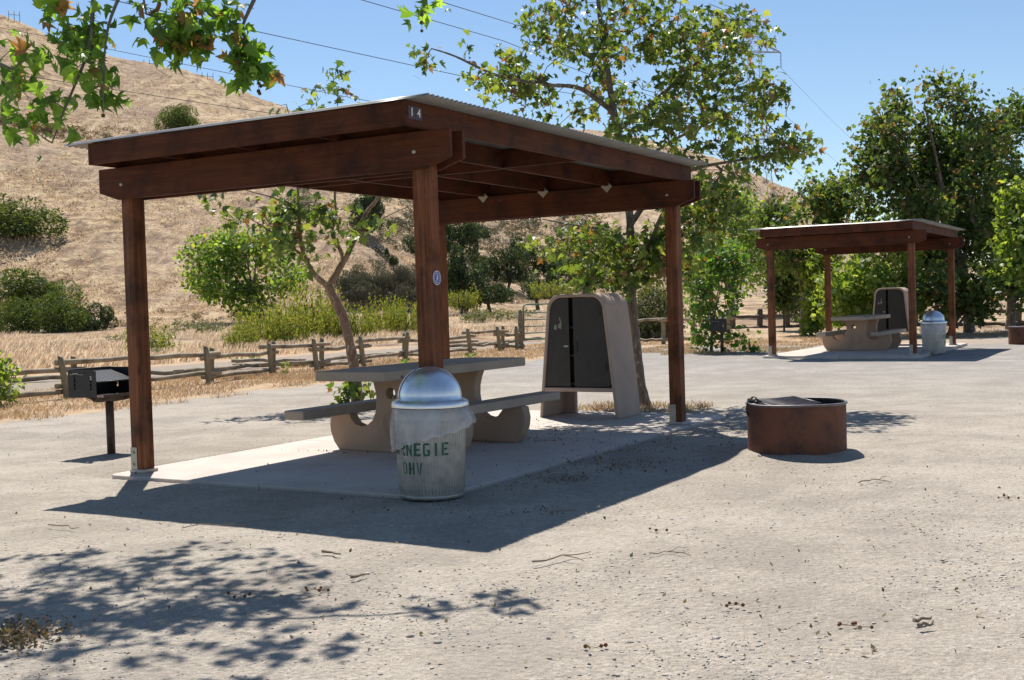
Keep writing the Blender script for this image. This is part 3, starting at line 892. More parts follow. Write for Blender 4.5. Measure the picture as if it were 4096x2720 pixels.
    ys = np.linspace(yr0, yr1, nyy + 1); xs_ = np.linspace(xr0, xr1, 9)
    zz = ZT + ra_h + 0.019 - 0.0135 * np.cos((ys - yr0) / per * 2 * PI)
    Xg, Yg = np.meshgrid(xs_, ys); Zg = np.repeat(zz[:, None], 9, 1) + 0.004 * np.sin(Xg * 1.7)
    V_ = np.stack([Xg, Yg, Zg], -1).reshape(-1, 3); ii = np.arange(len(V_)).reshape(Xg.shape)
    F_ = np.stack([ii[:-1, :-1], ii[:-1, 1:], ii[1:, 1:], ii[1:, :-1]], -1).reshape(-1, 4)
    ro = link('roof', npmesh('roof', V_, F_, True), M_ROOF, t)
    sd = ro.modifiers.new('thickness', 'SOLIDIFY'); sd.thickness = 0.0025; sd.offset = 1
    return t
shelter1 = make_shelter('near picnic shelter numbered 14, red-brown timber posts under a corrugated metal roof')
xf = 0.079 + 0.040
# number plates on the near one
def text_mesh(txt, size, extrude=0.0012):
    cu = bpy.data.curves.new('txt', 'FONT'); cu.body = txt; cu.size = size; cu.extrude = extrude
    cu.align_x = 'CENTER'; cu.align_y = 'CENTER'; cu.offset = size * 0.012
    o = bpy.data.objects.new('txt', cu); C.objects.link(o)
    dg = bpy.context.evaluated_depsgraph_get()
    me = bpy.data.meshes.new_from_object(o.evaluated_get(dg)); bpy.data.objects.remove(o)
    return me
shelter2 = dup(shelter1, (B2[0], B2[1], 0.045), -YAW, 'far picnic shelter with red-brown timber posts, standing right of the leafy young tree')
for k, ch in enumerate('14'):
    m = MB(); yc = -0.335 + 0.095 * k
    m.box(xf + 0.001, xf + 0.004, yc - 0.046, yc + 0.046, ZT + 0.060, ZT + 0.165)
    p = m.build('number_plate', M_PLATE, shelter1, 0.001, 1)
    me = text_mesh(ch, 0.092)
    me.transform(Matrix.Translation((xf + 0.0055, yc, ZT + 0.113)) @ Matrix(((0, 0, 1, 0), (1, 0, 0, 0), (0, 1, 0, 0), (0, 0, 0, 1))))
    d = link('digit', me, M_WHITE, p)
# round blue badge on the front post
def disc(name, r0, r1, x, cy, cz, mat, parent, th=0.0012, n=40):
    m = MB(); vs = []; fs = []
    for k in range(n):
        a = 2 * PI * k / n
        for rr_ in (r0, r1):
            vs.append((x + th, cy + rr_ * math.cos(a), cz + rr_ * math.sin(a)))
        vs.append((x, cy + r1 * math.cos(a), cz + r1 * math.sin(a)))
    for k in range(n):
        j = (k + 1) % n
        fs.append((k * 3, k * 3 + 1, j * 3 + 1, j * 3)); fs.append((k * 3 + 1, k * 3 + 2, j * 3 + 2, j * 3 + 1))
    m.add(vs, fs); return m.build(name, mat, parent)
hp = PP / 2
bd = disc('badge', 0.0003, 0.060, hp, 0.012, 1.74, M_BLUE, shelter1, 0.002)
disc('badge_ring', 0.053, 0.058, hp + 0.002, 0.012, 1.74, M_WHITE, bd)
disc('badge_ring', 0.036, 0.039, hp + 0.002, 0.012, 1.74, M_WHITE, bd)
m = MB()
sq = [(0.012 * math.sin(a * 3.2) * (0.3 + a * 0.5), 0.028 - a * 0.04) for a in np.linspace(0, 1.35, 16)]
m.tube([(hp + 0.0035, 0.012 + a, 1.74 + b) for a, b in sq], [0.0035 + 0.003 * math.sin(i / 15 * PI) for i in range(16)], 6)
m.tube([(hp + 0.0035, 0.0, 1.752), (hp + 0.0035, 0.026, 1.752)], 0.0022, 5)
m.tube([(hp + 0.0035, 0.001, 1.735), (hp + 0.0035, 0.025, 1.737)], 0.0022, 5)
m.build('badge_emblem', M_WHITE, bd)
for i in range(14):                                   # tiny dashes round the rim like small lettering
    a = 2 * PI * i / 14
    disc('badge_mark', 0.0002, 0.0028, hp + 0.002, 0.012 + 0.046 * math.cos(a), 1.74 + 0.046 * math.sin(a), M_WHITE, bd, 0.001, 6)

# ------------------------------------------------------------------ concrete picnic table
def arc(cx, cz, r, a0, a1, n=10):
    return [(cx + r * math.cos(math.radians(a0 + (a1 - a0) * i / n)), cz + r * math.sin(math.radians(a0 + (a1 - a0) * i / n))) for i in range(n + 1)]
TBC = (-1.762, 2.538)
def make_table(label):
    tx, ty = TBC
    loc = site(tx, ty)
    t = thing('picnic_table', label, 'table', (loc[0], loc[1], 0), -YAW - math.radians(1.7), 'concrete picnic tables')
    m = MB(); m.box(-0.444, 0.444, -1.32, 1.32, 0.794, 0.892); m.build('tabletop', M_TOP, t, 0.014, 3)
    for s in (-1, 1):
        x = s * 0.70
        m = MB(); m.box(x - 0.132, x + 0.132, -1.37, 1.43, 0.396, 0.492); m.build('bench_seat', M_TOP, t, 0.014, 3)
    half = [(0.0, 0.0), (0.77, 0.0), (0.84, 0.09), (0.88, 0.19), (0.89, 0.28), (0.865, 0.396), (0.61, 0.396)]
    cut = [(0.59, 0.345), (0.54, 0.29), (0.46, 0.265), (0.38, 0.28), (0.31, 0.33), (0.262, 0.42), (0.245, 0.52), (0.25, 0.62), (0.275, 0.71), (0.31, 0.794)]
    h = half + cut
    poly = [(x, z) for x, z in h] + [(-x, z) for x, z in h[::-1]]
    poly = poly[1:-1]
    for y0 in (-0.60, 0.527):
        m = MB(); th = 0.135
        # polygon with a round through-hole is made of a ring around the hole plus the rest
        n = len(poly)
        hc = (-0.055, 0.62); hr = 0.058
        hole = arc(hc[0], hc[1], hr, 0, 360, 20)[:-1]
        from mathutils.geometry import tessellate_polygon
        tri = tessellate_polygon([[Vector((a, b, 0)) for a, b in poly], [Vector((a, b, 0)) for a, b in hole[::-1]]])
        allp = poly + hole[::-1]
        N0 = len(allp)
        vs = [(a, y0, b) for a, b in allp] + [(a, y0 + th, b) for a, b in allp]
        fs = [tuple(f) for f in tri] + [tuple(i + N0 for i in f[::-1]) for f in tri]
        for i in range(n): fs.append((i, (i + 1) % n, (i + 1) % n + N0, i + N0))
        nh = len(hole)
        for i in range(nh):
            a, b = n + i, n + (i + 1) % nh
            fs.append((a, b, b + N0, a + N0))
        m.add(vs, fs)
        o = m.build('pedestal', M_TABLE, t, 0.012, 2)
        import bmesh
        bm = bmesh.new(); bm.from_mesh(o.data); bmesh.ops.recalc_face_normals(bm, faces=bm.faces)
        bmesh.ops.dissolve_limit(bm, angle_limit=0.01, verts=bm.verts, edges=bm.edges) if False else None
        bm.to_mesh(o.data); bm.free(); o.data.update()
        # round relief seal
        m = MB(); ring = arc(0.0 - 0.01, 0.30, 0.14, 0, 360, 28)[:-1]
        m.prism(ring, lambda p: (p[0], y0 - 0.0, p[1]), lambda p: (p[0], y0 - 0.008, p[1])); 
        for rr_ in (0.105, 0.138):
            m.tube([(-0.01 + rr_ * math.cos(a), y0 - 0.009, 0.30 + rr_ * math.sin(a)) for a in np.linspace(0, 2 * PI, 29)[:-1]], 0.0035, 6, closed=True)
        m.build('relief_disc', M_TABLE, o)
    return t
table1 = make_table('concrete picnic table with two benches on the near pad behind the metal trash can')
tp = site(TBC[0] - 0.16, TBC[1] + 0.56, B2)
table2 = dup(table1, (tp[0], tp[1], 0.045), -YAW - math.radians(1), 'concrete picnic table with two benches under the far shelter')

# ------------------------------------------------------------------ food locker
LKC = (-1.52, 5.62)
def locker_outline(w0, w1, ztop, r, z0=0.0, n=9):
    """half-trapezoid with round shoulders: list from lower left, over the top, to lower right"""
    zs = ztop - r
    pts = [(-w0, z0)]
    k = (w0 - w1) / (ztop - z0)
    xs = w1 + k * r
    pts.append((-xs, zs))
    for i in range(1, n + 1):
        a = PI - (PI / 2) * i / n
        pts.append((-(xs - r) + r * math.cos(a), zs + r * math.sin(a)))
    pts += [(-x, z) for x, z in pts[::-1]]
    return pts
def make_locker(label):
    loc = site(*LKC)
    t = thing('food_locker', label, 'locker', (loc[0], loc[1], 0), -YAW, 'concrete food lockers')
    D_ = 0.72
    out = locker_outline(0.575, 0.405, 1.62, 0.20)
    inn = locker_outline(0.530, 0.365, 1.575, 0.17)
    n = len(out); m = MB()
    vs = [(x, 0, z) for x, z in out] + [(x, D_, z) for x, z in out] + [(x, 0, z) for x, z in inn] + [(x, D_, z) for x, z in inn]
    fs = []
    for i in range(n - 1):
        fs += [(i, i + 1, n + i + 1, n + i), (2 * n + i, 3 * n + i, 3 * n + i + 1, 2 * n + i + 1),
               (i, 2 * n + i, 2 * n + i + 1, i + 1), (n + i, n + i + 1, 3 * n + i + 1, 3 * n + i)]
    fs += [(0, n, 3 * n, 2 * n), (n - 1, 3 * n - 1, 4 * n - 1, 2 * n - 1)]
    m.add(vs, fs, False)
    o = m.build('shell', M_LOCK, t, 0.016, 3)
    m = MB()
    wz = lambda z: 0.530 + (0.365 - 0.530) * z / 1.575 + 0.002
    m.box(-wz(0.37), wz(0.37), 0.004, D_ - 0.004, 0.345, 0.40); m.build('bottom_panel', M_LOCK, t, 0.012, 2)
    m = MB(); pb = locker_outline(wz(0.40) - 0.002, 0.367, 1.574, 0.17, 0.36)
    m.prism(pb, lambda p: (p[0], D_ - 0.05, p[1]), lambda p: (p[0], D_ - 0.012, p[1])); m.build('back_panel', M_LOCK, t)
    m = MB(); m.box(-0.53, -0.36, D_ - 0.09, D_ - 0.01, 0.0, 0.345); m.build('rear_leg', M_LOCK, t, 0.012, 2)
    # shelves seen through the gap between the doors
    for z in (0.43, 0.80, 1.17):
        m = MB(); m.box(-0.43, 0.43, 0.07, D_ - 0.06, z, z + 0.03); m.build('shelf', M_SHELF, t)
    # doors follow the opening
    inn2 = locker_outline(0.492, 0.362, 1.565, 0.165, 0.415)
    full = []
    for x, z in inn2: full.append((x, z))
    rb = 0.05
    gapa, gapb = -0.112, -0.045
    left = [(x, z) for x, z in full if x <= gapa]
    left = [(-0.45, 0.415), (-0.482, 0.445)] + left[1:] + [(gapa, 1.565), (gapa, 0.415)]
    right = [(x, z) for x, z in full if x >= gapb]
    right = [(gapb, 0.415), (gapb, 1.565)] + right[:-1] + [(0.482, 0.445), (0.45, 0.415)]
    m = MB(); m.prism(left, lambda p: (p[0], 0.022, p[1]), lambda p: (p[0], 0.034, p[1]))
    dl = m.build('door', M_DOOR, t)
    m = MB(); m.box(-0.19, -0.125, 0.012, 0.021, 0.93, 0.95); m.build('latch', M_GALV, dl)
    m = MB()
    m.add([(-0.27, 0.019, 1.18), (-0.225, 0.019, 1.165), (-0.215, 0.019, 1.24), (-0.235, 0.019, 1.31), (-0.26, 0.019, 1.315), (-0.232, 0.019, 1.25), (-0.265, 0.019, 1.23)], [(0, 1, 2, 3, 4, 5, 6)])
    m.add([(-0.33, 0.019, 1.16), (-0.29, 0.019, 1.155), (-0.29, 0.019, 1.225), (-0.325, 0.019, 1.22)], [(0, 1, 2, 3)])
    m.build('tape_scrap', simple('old_tape', (0.25, 0.24, 0.20), 0.4, 0, 0.6, 60), dl)
    m = MB(); m.prism(right, lambda p: (p[0], 0.012, p[1]), lambda p: (p[0], 0.026, p[1]))
    dr = m.build('door', M_DOOR, t)
    m = MB(); m.box(-0.02, 0.012, 0.002, 0.011, 0.86, 1.0); m.build('handle', M_GRILL, dr, 0.004, 1)
    m = MB(); m.box(gapa + 0.001, gapb - 0.001, 0.36, 0.37, 0.42, 1.56); m.build('gap_shade_strip', M_BLACK, t)  # added black strip behind the door gap, paints the interior's shade
    for z in (0.62, 1.32):
        m = MB(); x = wz(z) - 0.05; m.box(x - 0.012, x + 0.006, 0.004, 0.024, z, z + 0.10); m.build('hinge', M_GRILL, t)
    return t
locker1 = make_locker('concrete food locker with dark doors ajar, in front of the large sycamore trunk')
lp = site(LKC[0] - 0.20, LKC[1] - 0.05, B2)
locker2 = dup(locker1, (lp[0], lp[1], 0.045), -YAW, 'concrete food locker with dark doors under the far shelter')

# ------------------------------------------------------------------ trash can
def canR(z): return 0.254 + (0.282 - 0.254) * z / 0.70
def canRR(a, z):
    return canR(z) + (0.0065 * (0.5 + 0.5 * math.cos(a * 62)) ** 0.7 if 0.06 < z < 0.60 else 0.002)
GL = {
 'C': [[(0, .12), (.3, .12), (.3, .88), (0, .88)], [(.12, .84), (.95, .84), (.85, 1), (.15, 1)], [(.15, 0), (.85, 0), (.95, .16), (.12, .16)], [(.7, .66), (1, .66), (1, .86), (.7, .82)], [(.7, .18), (1, .14), (1, .34), (.7, .34)]],
 'A': [[(0, 0), (.28, 0), (.5, .95), (.3, 1)], [(.72, 0), (1, 0), (.7, 1), (.53, .95)], [(.33, .2), (.68, .2), (.63, .36), (.37, .36)]],
 'R': [[(0, 0), (.3, 0), (.3, 1), (0, 1)], [(.36, .84), (.9, .84), (.8, 1), (.36, 1)], [(.7, .56), (1, .6), (1, .86), (.7, .84)], [(.36, .44), (.9, .5), (.95, .6), (.36, .58)], [(.7, 0), (1, 0), (.72, .44), (.42, .42)]],
 'N': [[(0, 0), (.26, 0), (.26, 1), (0, 1)], [(.74, 0), (1, 0), (1, 1), (.74, 1)], [(.30, 1), (.30, .70), (.70, 0), (.70, .32)]],
 'E': [[(0, 0), (.32, 0), (.32, 1), (0, 1)], [(.38, .84), (1, .84), (1, 1), (.38, 1)], [(.38, .42), (.85, .42), (.85, .58), (.38, .58)], [(.38, 0), (1, 0), (1, .16), (.38, .16)]],
 'G': [[(0, .1), (.3, .1), (.3, .9), (0, .9)], [(.12, .84), (1, .84), (.9, 1), (.15, 1)], [(.15, 0), (.9, 0), (1, .16), (.12, .16)], [(.7, .18), (1, .14), (1, .48), (.7, .48)], [(.5, .36), (.69, .36), (.69, .48), (.5, .48)]],
 'I': [[(.33, 0), (.67, 0), (.67, 1), (.33, 1)]],
 'O': [[(0, .1), (.3, .1), (.3, .9), (0, .9)], [(.7, .1), (1, .1), (1, .9), (.7, .9)], [(.12, .86), (.45, .86), (.45, 1), (.15, 1)], [(.55, .86), (.88, .86), (.85, 1), (.55, 1)], [(.15, 0), (.45, 0), (.45, .14), (.12, .14)], [(.55, 0), (.85, 0), (.88, .14), (.55, .14)]],
 'H': [[(0, 0), (.3, 0), (.3, 1), (0, 1)], [(.7, 0), (1, 0), (1, 1), (.7, 1)], [(.34, .42), (.66, .42), (.66, .58), (.34, .58)]],
 'V': [[(0, 1), (.3, 1), (.5, .1), (.44, 0)], [(.7, 1), (1, 1), (.62, 0), (.54, .1)]]}
def can_text(m, txt, a_start, z0, h, wid, pitch, tilt=0.0):
    """a_start: angle (rad) of the left edge measured around the can, increasing to the reader's right"""
    for i, ch in enumerate(txt):
        for q in GL[ch]:
            (x0, z0_), (x1, z1_), (x2, z2_), (x3, z3_) = q
            nu = 7; row0 = []; row1 = []
            for k in range(nu + 1):
                u = k / nu
                row0.append((x0 + (x1 - x0) * u, z0_ + (z1_ - z0_) * u)); row1.append((x3 + (x2 - x3) * u, z3_ + (z2_ - z3_) * u))
            rows = [[(a[0] + (b[0] - a[0]) * s / 4, a[1] + (b[1] - a[1]) * s / 4) for a, b in zip(row0, row1)] for s in range(5)]
            vs = []; fs = []
            for s, rw in enumerate(rows):
                for (gx_, gz_) in rw:
                    ang = a_start + (i * pitch + gx_ * wid) / 0.272
                    z = z0 + gz_ * h + tilt * (i * pitch + gx_ * wid)
                    th = ang
                    R_ = canRR(th, z) + 0.0013
                    vs.append((R_ * math.cos(th), R_ * math.sin(th), z))
            for s in range(4):
                for k in range(nu): fs.append((s * 8 + k, s * 8 + k + 1, s * 8 + 9 + k, s * 8 + 8 + k))
            m.add(vs, fs, True)
def make_can(label, loc, t0=-83, t1=-47, flip=1):
    # the reader faces the can's -Y side
    t = thing('trash_can', label, 'trash can', loc, 0, 'galvanised trash cans')
    m = MB(); prof_ = [(0.001, 0.012), (0.246, 0.012), (0.256, 0.0), (0.262, 0.008), (0.258, 0.03)]
    m.lathe(prof_, 62 * 6)
    zs = [0.03, 0.055, 0.07] + list(np.linspace(0.1, 0.58, 8)) + [0.592, 0.605]
    m.lathe([(canR(z), z) for z in zs], 62 * 6, rfun=lambda a, r, z: canRR(a, z))
    m.lathe([(canR(.605) + .002, .605), (canR(.62) + .006, .62), (canR(.64) + .002, .64), (canR(.70), .70), (canR(.70) + .010, .712), (canR(.70) + .004, .724), (canR(.70) - .006, .715), (.25, .3), (.24, .03)], 62 * 3)
    body = m.build('body', M_CAN, t)
    m = MB(); a0 = math.radians(-90)
    can_text(m, 'CARNEGIE', a0 + math.radians(t0), 0.345, 0.102, 0.055, 0.0735, 0.012)
    m.build('stencil_lettering', M_GREEN, body); m = MB()
    can_text(m, 'OHV', a0 + math.radians(t1), 0.205, 0.095, 0.050, 0.070, -0.02)
    m.build('stencil_lettering', M_GREEN, body)
    # lid ring and dome
    m = MB()
    m.lathe([(0.292, 0.716), (0.306, 0.712), (0.308, 0.722), (0.306, 0.748), (0.300, 0.758), (0.268, 0.775), (0.262, 0.770)], 96)
    dm = [(0.262, 0.768), (0.256, 0.782)]
    for i in range(13):
        a = PI / 2 * i / 12; dm.append((max(0.0008, 0.253 * math.cos(a)), 0.785 + 0.247 * math.sin(a)))
    m.lathe(dm, 96)
    lid = m.build('dome_lid', M_DOME, t)
    m = MB()
    pr = [(0.258 * math.cos(PI / 2 * i / 10), 0.787 + 0.252 * math.sin(PI / 2 * i / 10)) for i in range(8)]
    m.lathe(pr, 24, math.radians(120), math.radians(203))
    edge = [(0.259 * math.cos(PI / 2 * i / 20) * math.cos(math.radians(203)), 0.259 * math.cos(PI / 2 * i / 20) * math.sin(math.radians(203)), 0.787 + 0.252 * math.sin(PI / 2 * i / 20)) for i in range(15)]
    m.tube(edge, 0.004, 6)
    m.build('lid_flap', M_DOME, lid)
    m = MB(); 
    m.tube([(-0.262, -0.075, 0.80), (-0.285, -0.082, 0.80)], 0.013, 10)
    m.tube([(-0.200, -0.09, 0.945), (-0.213, -0.095, 0.965)], 0.012, 10)
    m.build('flap_pivot', M_RIM, lid)
    # plastic liner hanging over the rim
    nA, nZ = 150, 14; vs = []; fs = []
    for j in range(nZ + 1):
        v = j / nZ
        for i in range(nA):
            a = 2 * PI * i / nA
            side = flip * math.cos(a)      # +1 to the reader's right, -1 left
            zb = 0.475 + 0.105 * side + 0.012 * math.sin(3 * a + 1) + 0.008 * math.sin(17 * a)
            z = 0.718 + (zb - 0.718) * v
            bul = 0.018 * math.sin(min(1, v * 1.1) * PI) + (0.016 + 0.050 * max(0, side) ** 2) * v ** 1.3
            wr = 0.011 * v * noise.noise(Vector((math.cos(a) * 5, math.sin(a) * 5, v * 3))) + 0.006 * v * math.sin(29 * a + 5 * v + 3 * math.sin(4 * a)) * (0.5 + 0.5 * math.sin(3 * a))
            r = 0.302 + bul + wr - 0.004
            r = max(r, canR(z) + 0.012)
            vs.append((r * math.cos(a), r * math.sin(a), z))
    for j in range(nZ):
        for i in range(nA):
            fs.append((j * nA + i, j * nA + (i + 1) % nA, (j + 1) * nA + (i + 1) % nA, (j + 1) * nA + i))
    m = MB(); m.add(vs, fs, True); m.build('bin_liner', M_BAG, t)
    return t
can1 = make_can('ribbed metal trash can with shiny dome lid and green letters, before the near shelter', (-0.675, 9.33, 0.0))
can1.rotation_euler = (0.0, 0.012, math.radians(-4))
cp = site(0.24, 1.24, B2)
can2 = make_can('dull grey domed trash can with liner under the right side of the far shelter', (cp[0], cp[1], 0.03), 30, 45, 0.3)

# ------------------------------------------------------------------ fire rings
def make_ring(label, loc):
    t = thing('fire_ring', label, 'fire ring', loc, 0, 'steel fire rings')
    m = MB(); R_ = 0.468
    m.lathe([(R_, 0.0), (R_, 0.03), (R_ - .001, 0.15), (R_, .30), (R_, 0.474)], 96); m.lathe([(R_ - 0.008, 0.474), (R_ - 0.008, 0.02)], 96)
    body = m.build('ring_wall', M_RUST, t)
    m = MB(); m.tube([(( R_ - .004 + 0.006) * math.cos(a), (R_ + 0.002) * math.sin(a), 0.476 + 0.003 * math.sin(3 * a)) for a in np.linspace(0, 2 * PI, 73)[:-1]], 0.013, 8, closed=True)
    m.build('rim', M_RIM, t)
    m = MB(); m.lathe([(0.001, 0.06), (R_ - 0.009, 0.05)], 48); m.build('ash_bed', M_SOOT, t)
    m = MB(); m.lathe([(R_ - 0.0095, 0.05), (R_ - 0.0095, 0.466)], 96); m.build('sooty_lining', M_SOOT, t)
    # swinging grate of parallel bars
    m = MB(); ax = math.radians(24); dx, dy = math.cos(ax), math.sin(ax)
    st_ = [(-0.22 - dy * 0.045 * i, -0.22 + dx * 0.045 * i, 0.450 + 0.0045 * i) for i in range(10)]
    en_ = [(x + dx * 0.50, y + dy * 0.50, z + 0.012) for x, y, z in st_]
    for a, b in zip(st_, en_): m.tube([a, b], 0.0058, 6)
    m.tube([st_[0], st_[-1]], 0.008, 6); m.tube([en_[0], en_[-1]], 0.008, 6)
    m.tube([(-0.46, -0.02, 0.47), st_[5]], 0.009, 6)
    m.build('cooking_grate', M_RIM, t)
    m = MB()
    def linkc(c, d, up, r=0.022, wd=0.013):
        d = Vector(d).normalized(); up = Vector(up).normalized(); c = Vector(c)
        pts = []
        for k in range(14):
            a = 2 * PI * k / 14
            pts.append(c + d * (r * 1.35 * math.cos(a)) + up * (wd * 1.3 * math.sin(a)))
        m.tube(pts, 0.0055, 6, closed=True)
    path = [(-0.33, 0.02, 0.49), (-0.37, 0.00, 0.50), (-0.41, -0.03, 0.505), (-0.45, -0.06, 0.505), (-0.485, -0.09, 0.49), (-0.50, -0.10, 0.45), (-0.50, -0.105, 0.41), (-0.485, -0.10, 0.375)]
    for i in range(len(path) - 1):
        a, b = Vector(path[i]), Vector(path[i + 1])
        d = b - a
        linkc((a + b) / 2, d, (0, 0.2, 1) if i % 2 else (0.3, 1, 0.2))
    path2 = [(-0.30, 0.20, 0.485), (-0.34, 0.21, 0.50), (-0.385, 0.20, 0.51), (-0.42, 0.19, 0.495), (-0.44, 0.185, 0.46)]
    for i in range(len(path2) - 1):
        a, b = Vector(path2[i]), Vector(path2[i + 1]); linkc((a + b) / 2, b - a, (0, 0.2, 1) if i % 2 else (0.3, 1, 0.2))
    m.build('chain', M_SOOT, t)
    return t
ring1 = make_ring('rusty round steel fire ring with hinged grate, right of the near shelter', (2.73, 11.345, 0.0))
fr = onground(2378, 795)
ring2 = dup(ring1, (14.25, 32.5, 0.0), math.radians(170), 'rusty fire ring cut by the right edge of the photo beyond the far shelter')

# ------------------------------------------------------------------ pedestal grills
def make_grill(label, loc):
    t = thing('pedestal_grill', label, 'grill', loc, math.radians(-27), 'pedestal grills')
    m = MB(); m.tube([(0, 0, -0.02), (0, 0, 0.575)], 0.0445, 18); m.build('pole', M_GRILL2, t)
    m = MB(); m.box(-0.16, 0.18, -0.05, -0.042, 0.60, 0.62)
    x0, x1, y0, y1, z0, z1 = -0.295, 0.125, -0.30, 0.32, 0.635, 0.935
    # side plates with stepped slots, made of strips around the slots
    def plate(y, name):
        m = MB(); 
        sl = [(-0.21, -0.182), (0.03, 0.058)]
        zt_, zb_ = 0.865, 0.715
        xs_ = [x0, sl[0][0], sl[0][1], sl[1][0], sl[1][1], x1]
        # full-height strips between slots
        for a, b in ((xs_[0], xs_[1]), (xs_[2], xs_[3]), (xs_[4], xs_[5])):
            if b == x1:
                m.prism([(a, z0), (b, z0), (b, z1 - 0.03), (b - 0.009, z1 - 0.009), (b - 0.03, z1), (a, z1)], lambda p: (p[0], y, p[1]), lambda p: (p[0], y + 0.005, p[1]))
            else: m.box(a, b, y, y + 0.005, z0, z1)
        for a, b in sl:
            m.box(a, b, y, y + 0.005, z0, zb_); m.box(a, b, y, y + 0.005, zt_, z1)
            for k in range(3):
                zz = zb_ + 0.02 + k * 0.05
                m.box(a, a + 0.014, y, y + 0.005, zz, zz + 0.018)
        return m.build(name, M_GRILL, t)
    pl = plate(y0, 'side_plate'); plate(y1, 'side_plate')
    m = MB(); m.tube([(-0.255, y0 - 0.012, 0.885), (-0.21, y0 - 0.016, 0.887)] + [(-0.20 + 0.012 * k, y0 - 0.018, 0.892 + 0.005 * (k % 2)) for k in range(1, 7)] + [(-0.11, y0 - 0.016, 0.886), (-0.04, y0 - 0.012, 0.884)], 0.0036, 6)
    m.build('grate_handle', M_GALV, pl)
    m = MB(); m.box(x0 - 0.004, x0 + 0.001, y0 + 0.006, y1, z0, z1); m.box(x0 - 0.05, x0 + 0.001, y0 - 0.0, y1 + 0.005, z1, z1 + 0.006)
    m.build('back_plate', M_GRILL, t)
    m = MB(); m.box(x0 + 0.002, x1 + 0.10, y0 + 0.006, y1, z0 - 0.003, z0 + 0.003)
    m.box(x1 + 0.097, x1 + 0.101, y0 + 0.006, y1, z0 + 0.003, z0 + 0.03)
    m.build('floor_plate', M_GRILL2, t)
    # tilted perforated grate
    m = MB(); nb = 15
    pa = Vector((x0 + 0.03, 0, 0.905)); pb = Vector((x1 - 0.01, 0, 0.80))
    for i in range(nb + 1):
        yy = y0 + 0.02 + (y1 - y0 - 0.04) * i / nb
        m.box(0, 1, yy, yy + 0.022, -0.002, 0.002, Matrix.Translation(pa) @ Matrix(((pb.x - pa.x, 0, 0, 0), (0, 1, 0, 0), (pb.z - pa.z, 0, 1, 0), (0, 0, 0, 1))))
    m.tube([(pa.x, y0 + 0.01, pa.z), (pa.x, y1 - 0.01, pa.z)], 0.006, 6); m.tube([(pb.x, y0 + 0.01, pb.z), (pb.x, y1 - 0.01, pb.z)], 0.008, 6)
    m.build('cooking_grate', M_GRILL, t)
    m = MB()
    pr = [(-0.17, 0.628), (-0.06, 0.572), (0.06, 0.572), (0.20, 0.60), (0.20, 0.628)]
    for yy in (-0.16, 0.14):
        m.prism(pr, lambda p: (p[0], yy, p[1]), lambda p: (p[0], yy + 0.005, p[1]))
    m.prism([(-0.28, 0.628), (-0.05, 0.572), (0.05, 0.572), (0.28, 0.628)], lambda p: (-0.055, p[0], p[1]), lambda p: (-0.05, p[0], p[1]))
    m.prism([(-0.28, 0.628), (-0.05, 0.572), (0.05, 0.572), (0.28, 0.628)], lambda p: (0.09, p[0], p[1]), lambda p: (0.095, p[0], p[1]))
    m.build('support_bracket', M_GRILL2, t)
    return t
grill1 = make_grill('black steel pedestal grill beside the left post of the near shelter', (-4.477, 12.98, 0.0))
grill2 = dup(grill1, (5.76, 32.22, 0.0), math.radians(-12), 'black pedestal grill standing before the leafy young tree')

# ------------------------------------------------------------------ rail fences
def log(m, a, b, r, rng=rnd, n=9):
    a, b = Vector(a), Vector(b); L = (b - a).length; k = 7; pts = []
    for i in range(k + 1):
        u = i / k; p = a.lerp(b, u)
        p += Vector((0, 0, 0.035 * math.sin(u * PI) * rng.uniform(-1, 0.6))) + Vector((rng.uniform(-1, 1), rng.uniform(-1, 1), rng.uniform(-1, 1))) * 0.012
        pts.append(p)
    m.tube(pts, [r * rng.uniform(0.88, 1.1) for _ in pts], n)
def aligned(mb_pts_fn, name, mat, parent, a, b):
    """rail whose own x axis runs along it so the grain follows"""
    a, b = Vector(a), Vector(b); d = (b - a); L = d.length
    rot = d.to_track_quat('X', 'Z')
    m = MB(); mb_pts_fn(m, (0, 0, 0), (L, 0, 0))
    o = m.build(name, mat, parent)
    o.location = a; o.rotation_mode = 'QUATERNION'; o.rotation_quaternion = rot
    return o
def post(parent, p, h, r, lean, mat, top_cut=0.05):
    m = MB(); n = 12; vs = []; fs = []
    dx, dy = lean
    for i in range(5):
        u = i / 4
        for k in range(n):
            a = 2 * PI * k / n; rr_ = r * (1 + 0.05 * math.sin(a * 2 + i))
            z = h * u if i < 4 else h - top_cut * (0.5 + 0.5 * math.cos(a - 0.7))
            vs.append((rr_ * math.cos(a) + dx * u, rr_ * math.sin(a) + dy * u, z - (0.05 if i == 0 else 0)))
    for i in range(4):
        for k in range(n): fs.append((i * n + k, i * n + (k + 1) % n, (i + 1) * n + (k + 1) % n, (i + 1) * n + k))
    fs.append(tuple(4 * n + k for k in range(n)))
    m.add(vs, [fs[-1]]); base = len(m.v) - len(vs)
    for f in fs[:-1]: m.f.append(tuple(i + base for i in f)); m.sm.append(True)
    o = m.build('post', mat, parent); o.location = p
    return o
rf = thing('rail_fence', 'weathered log rail fence with paired posts along the dirt road behind the near shelter', 'fence', (0, 0, 0))
stations = [onground(-330, 968), onground(164, 915), onground(484, 882), onground(628, 861), onground(736, 853), onground(838, 843), onground(934, 829), onground(1085, 813), onground(1156, 808), onground(1194, 805)]
st = [Vector(p) for p in stations]
rr2 = random.Random(3)
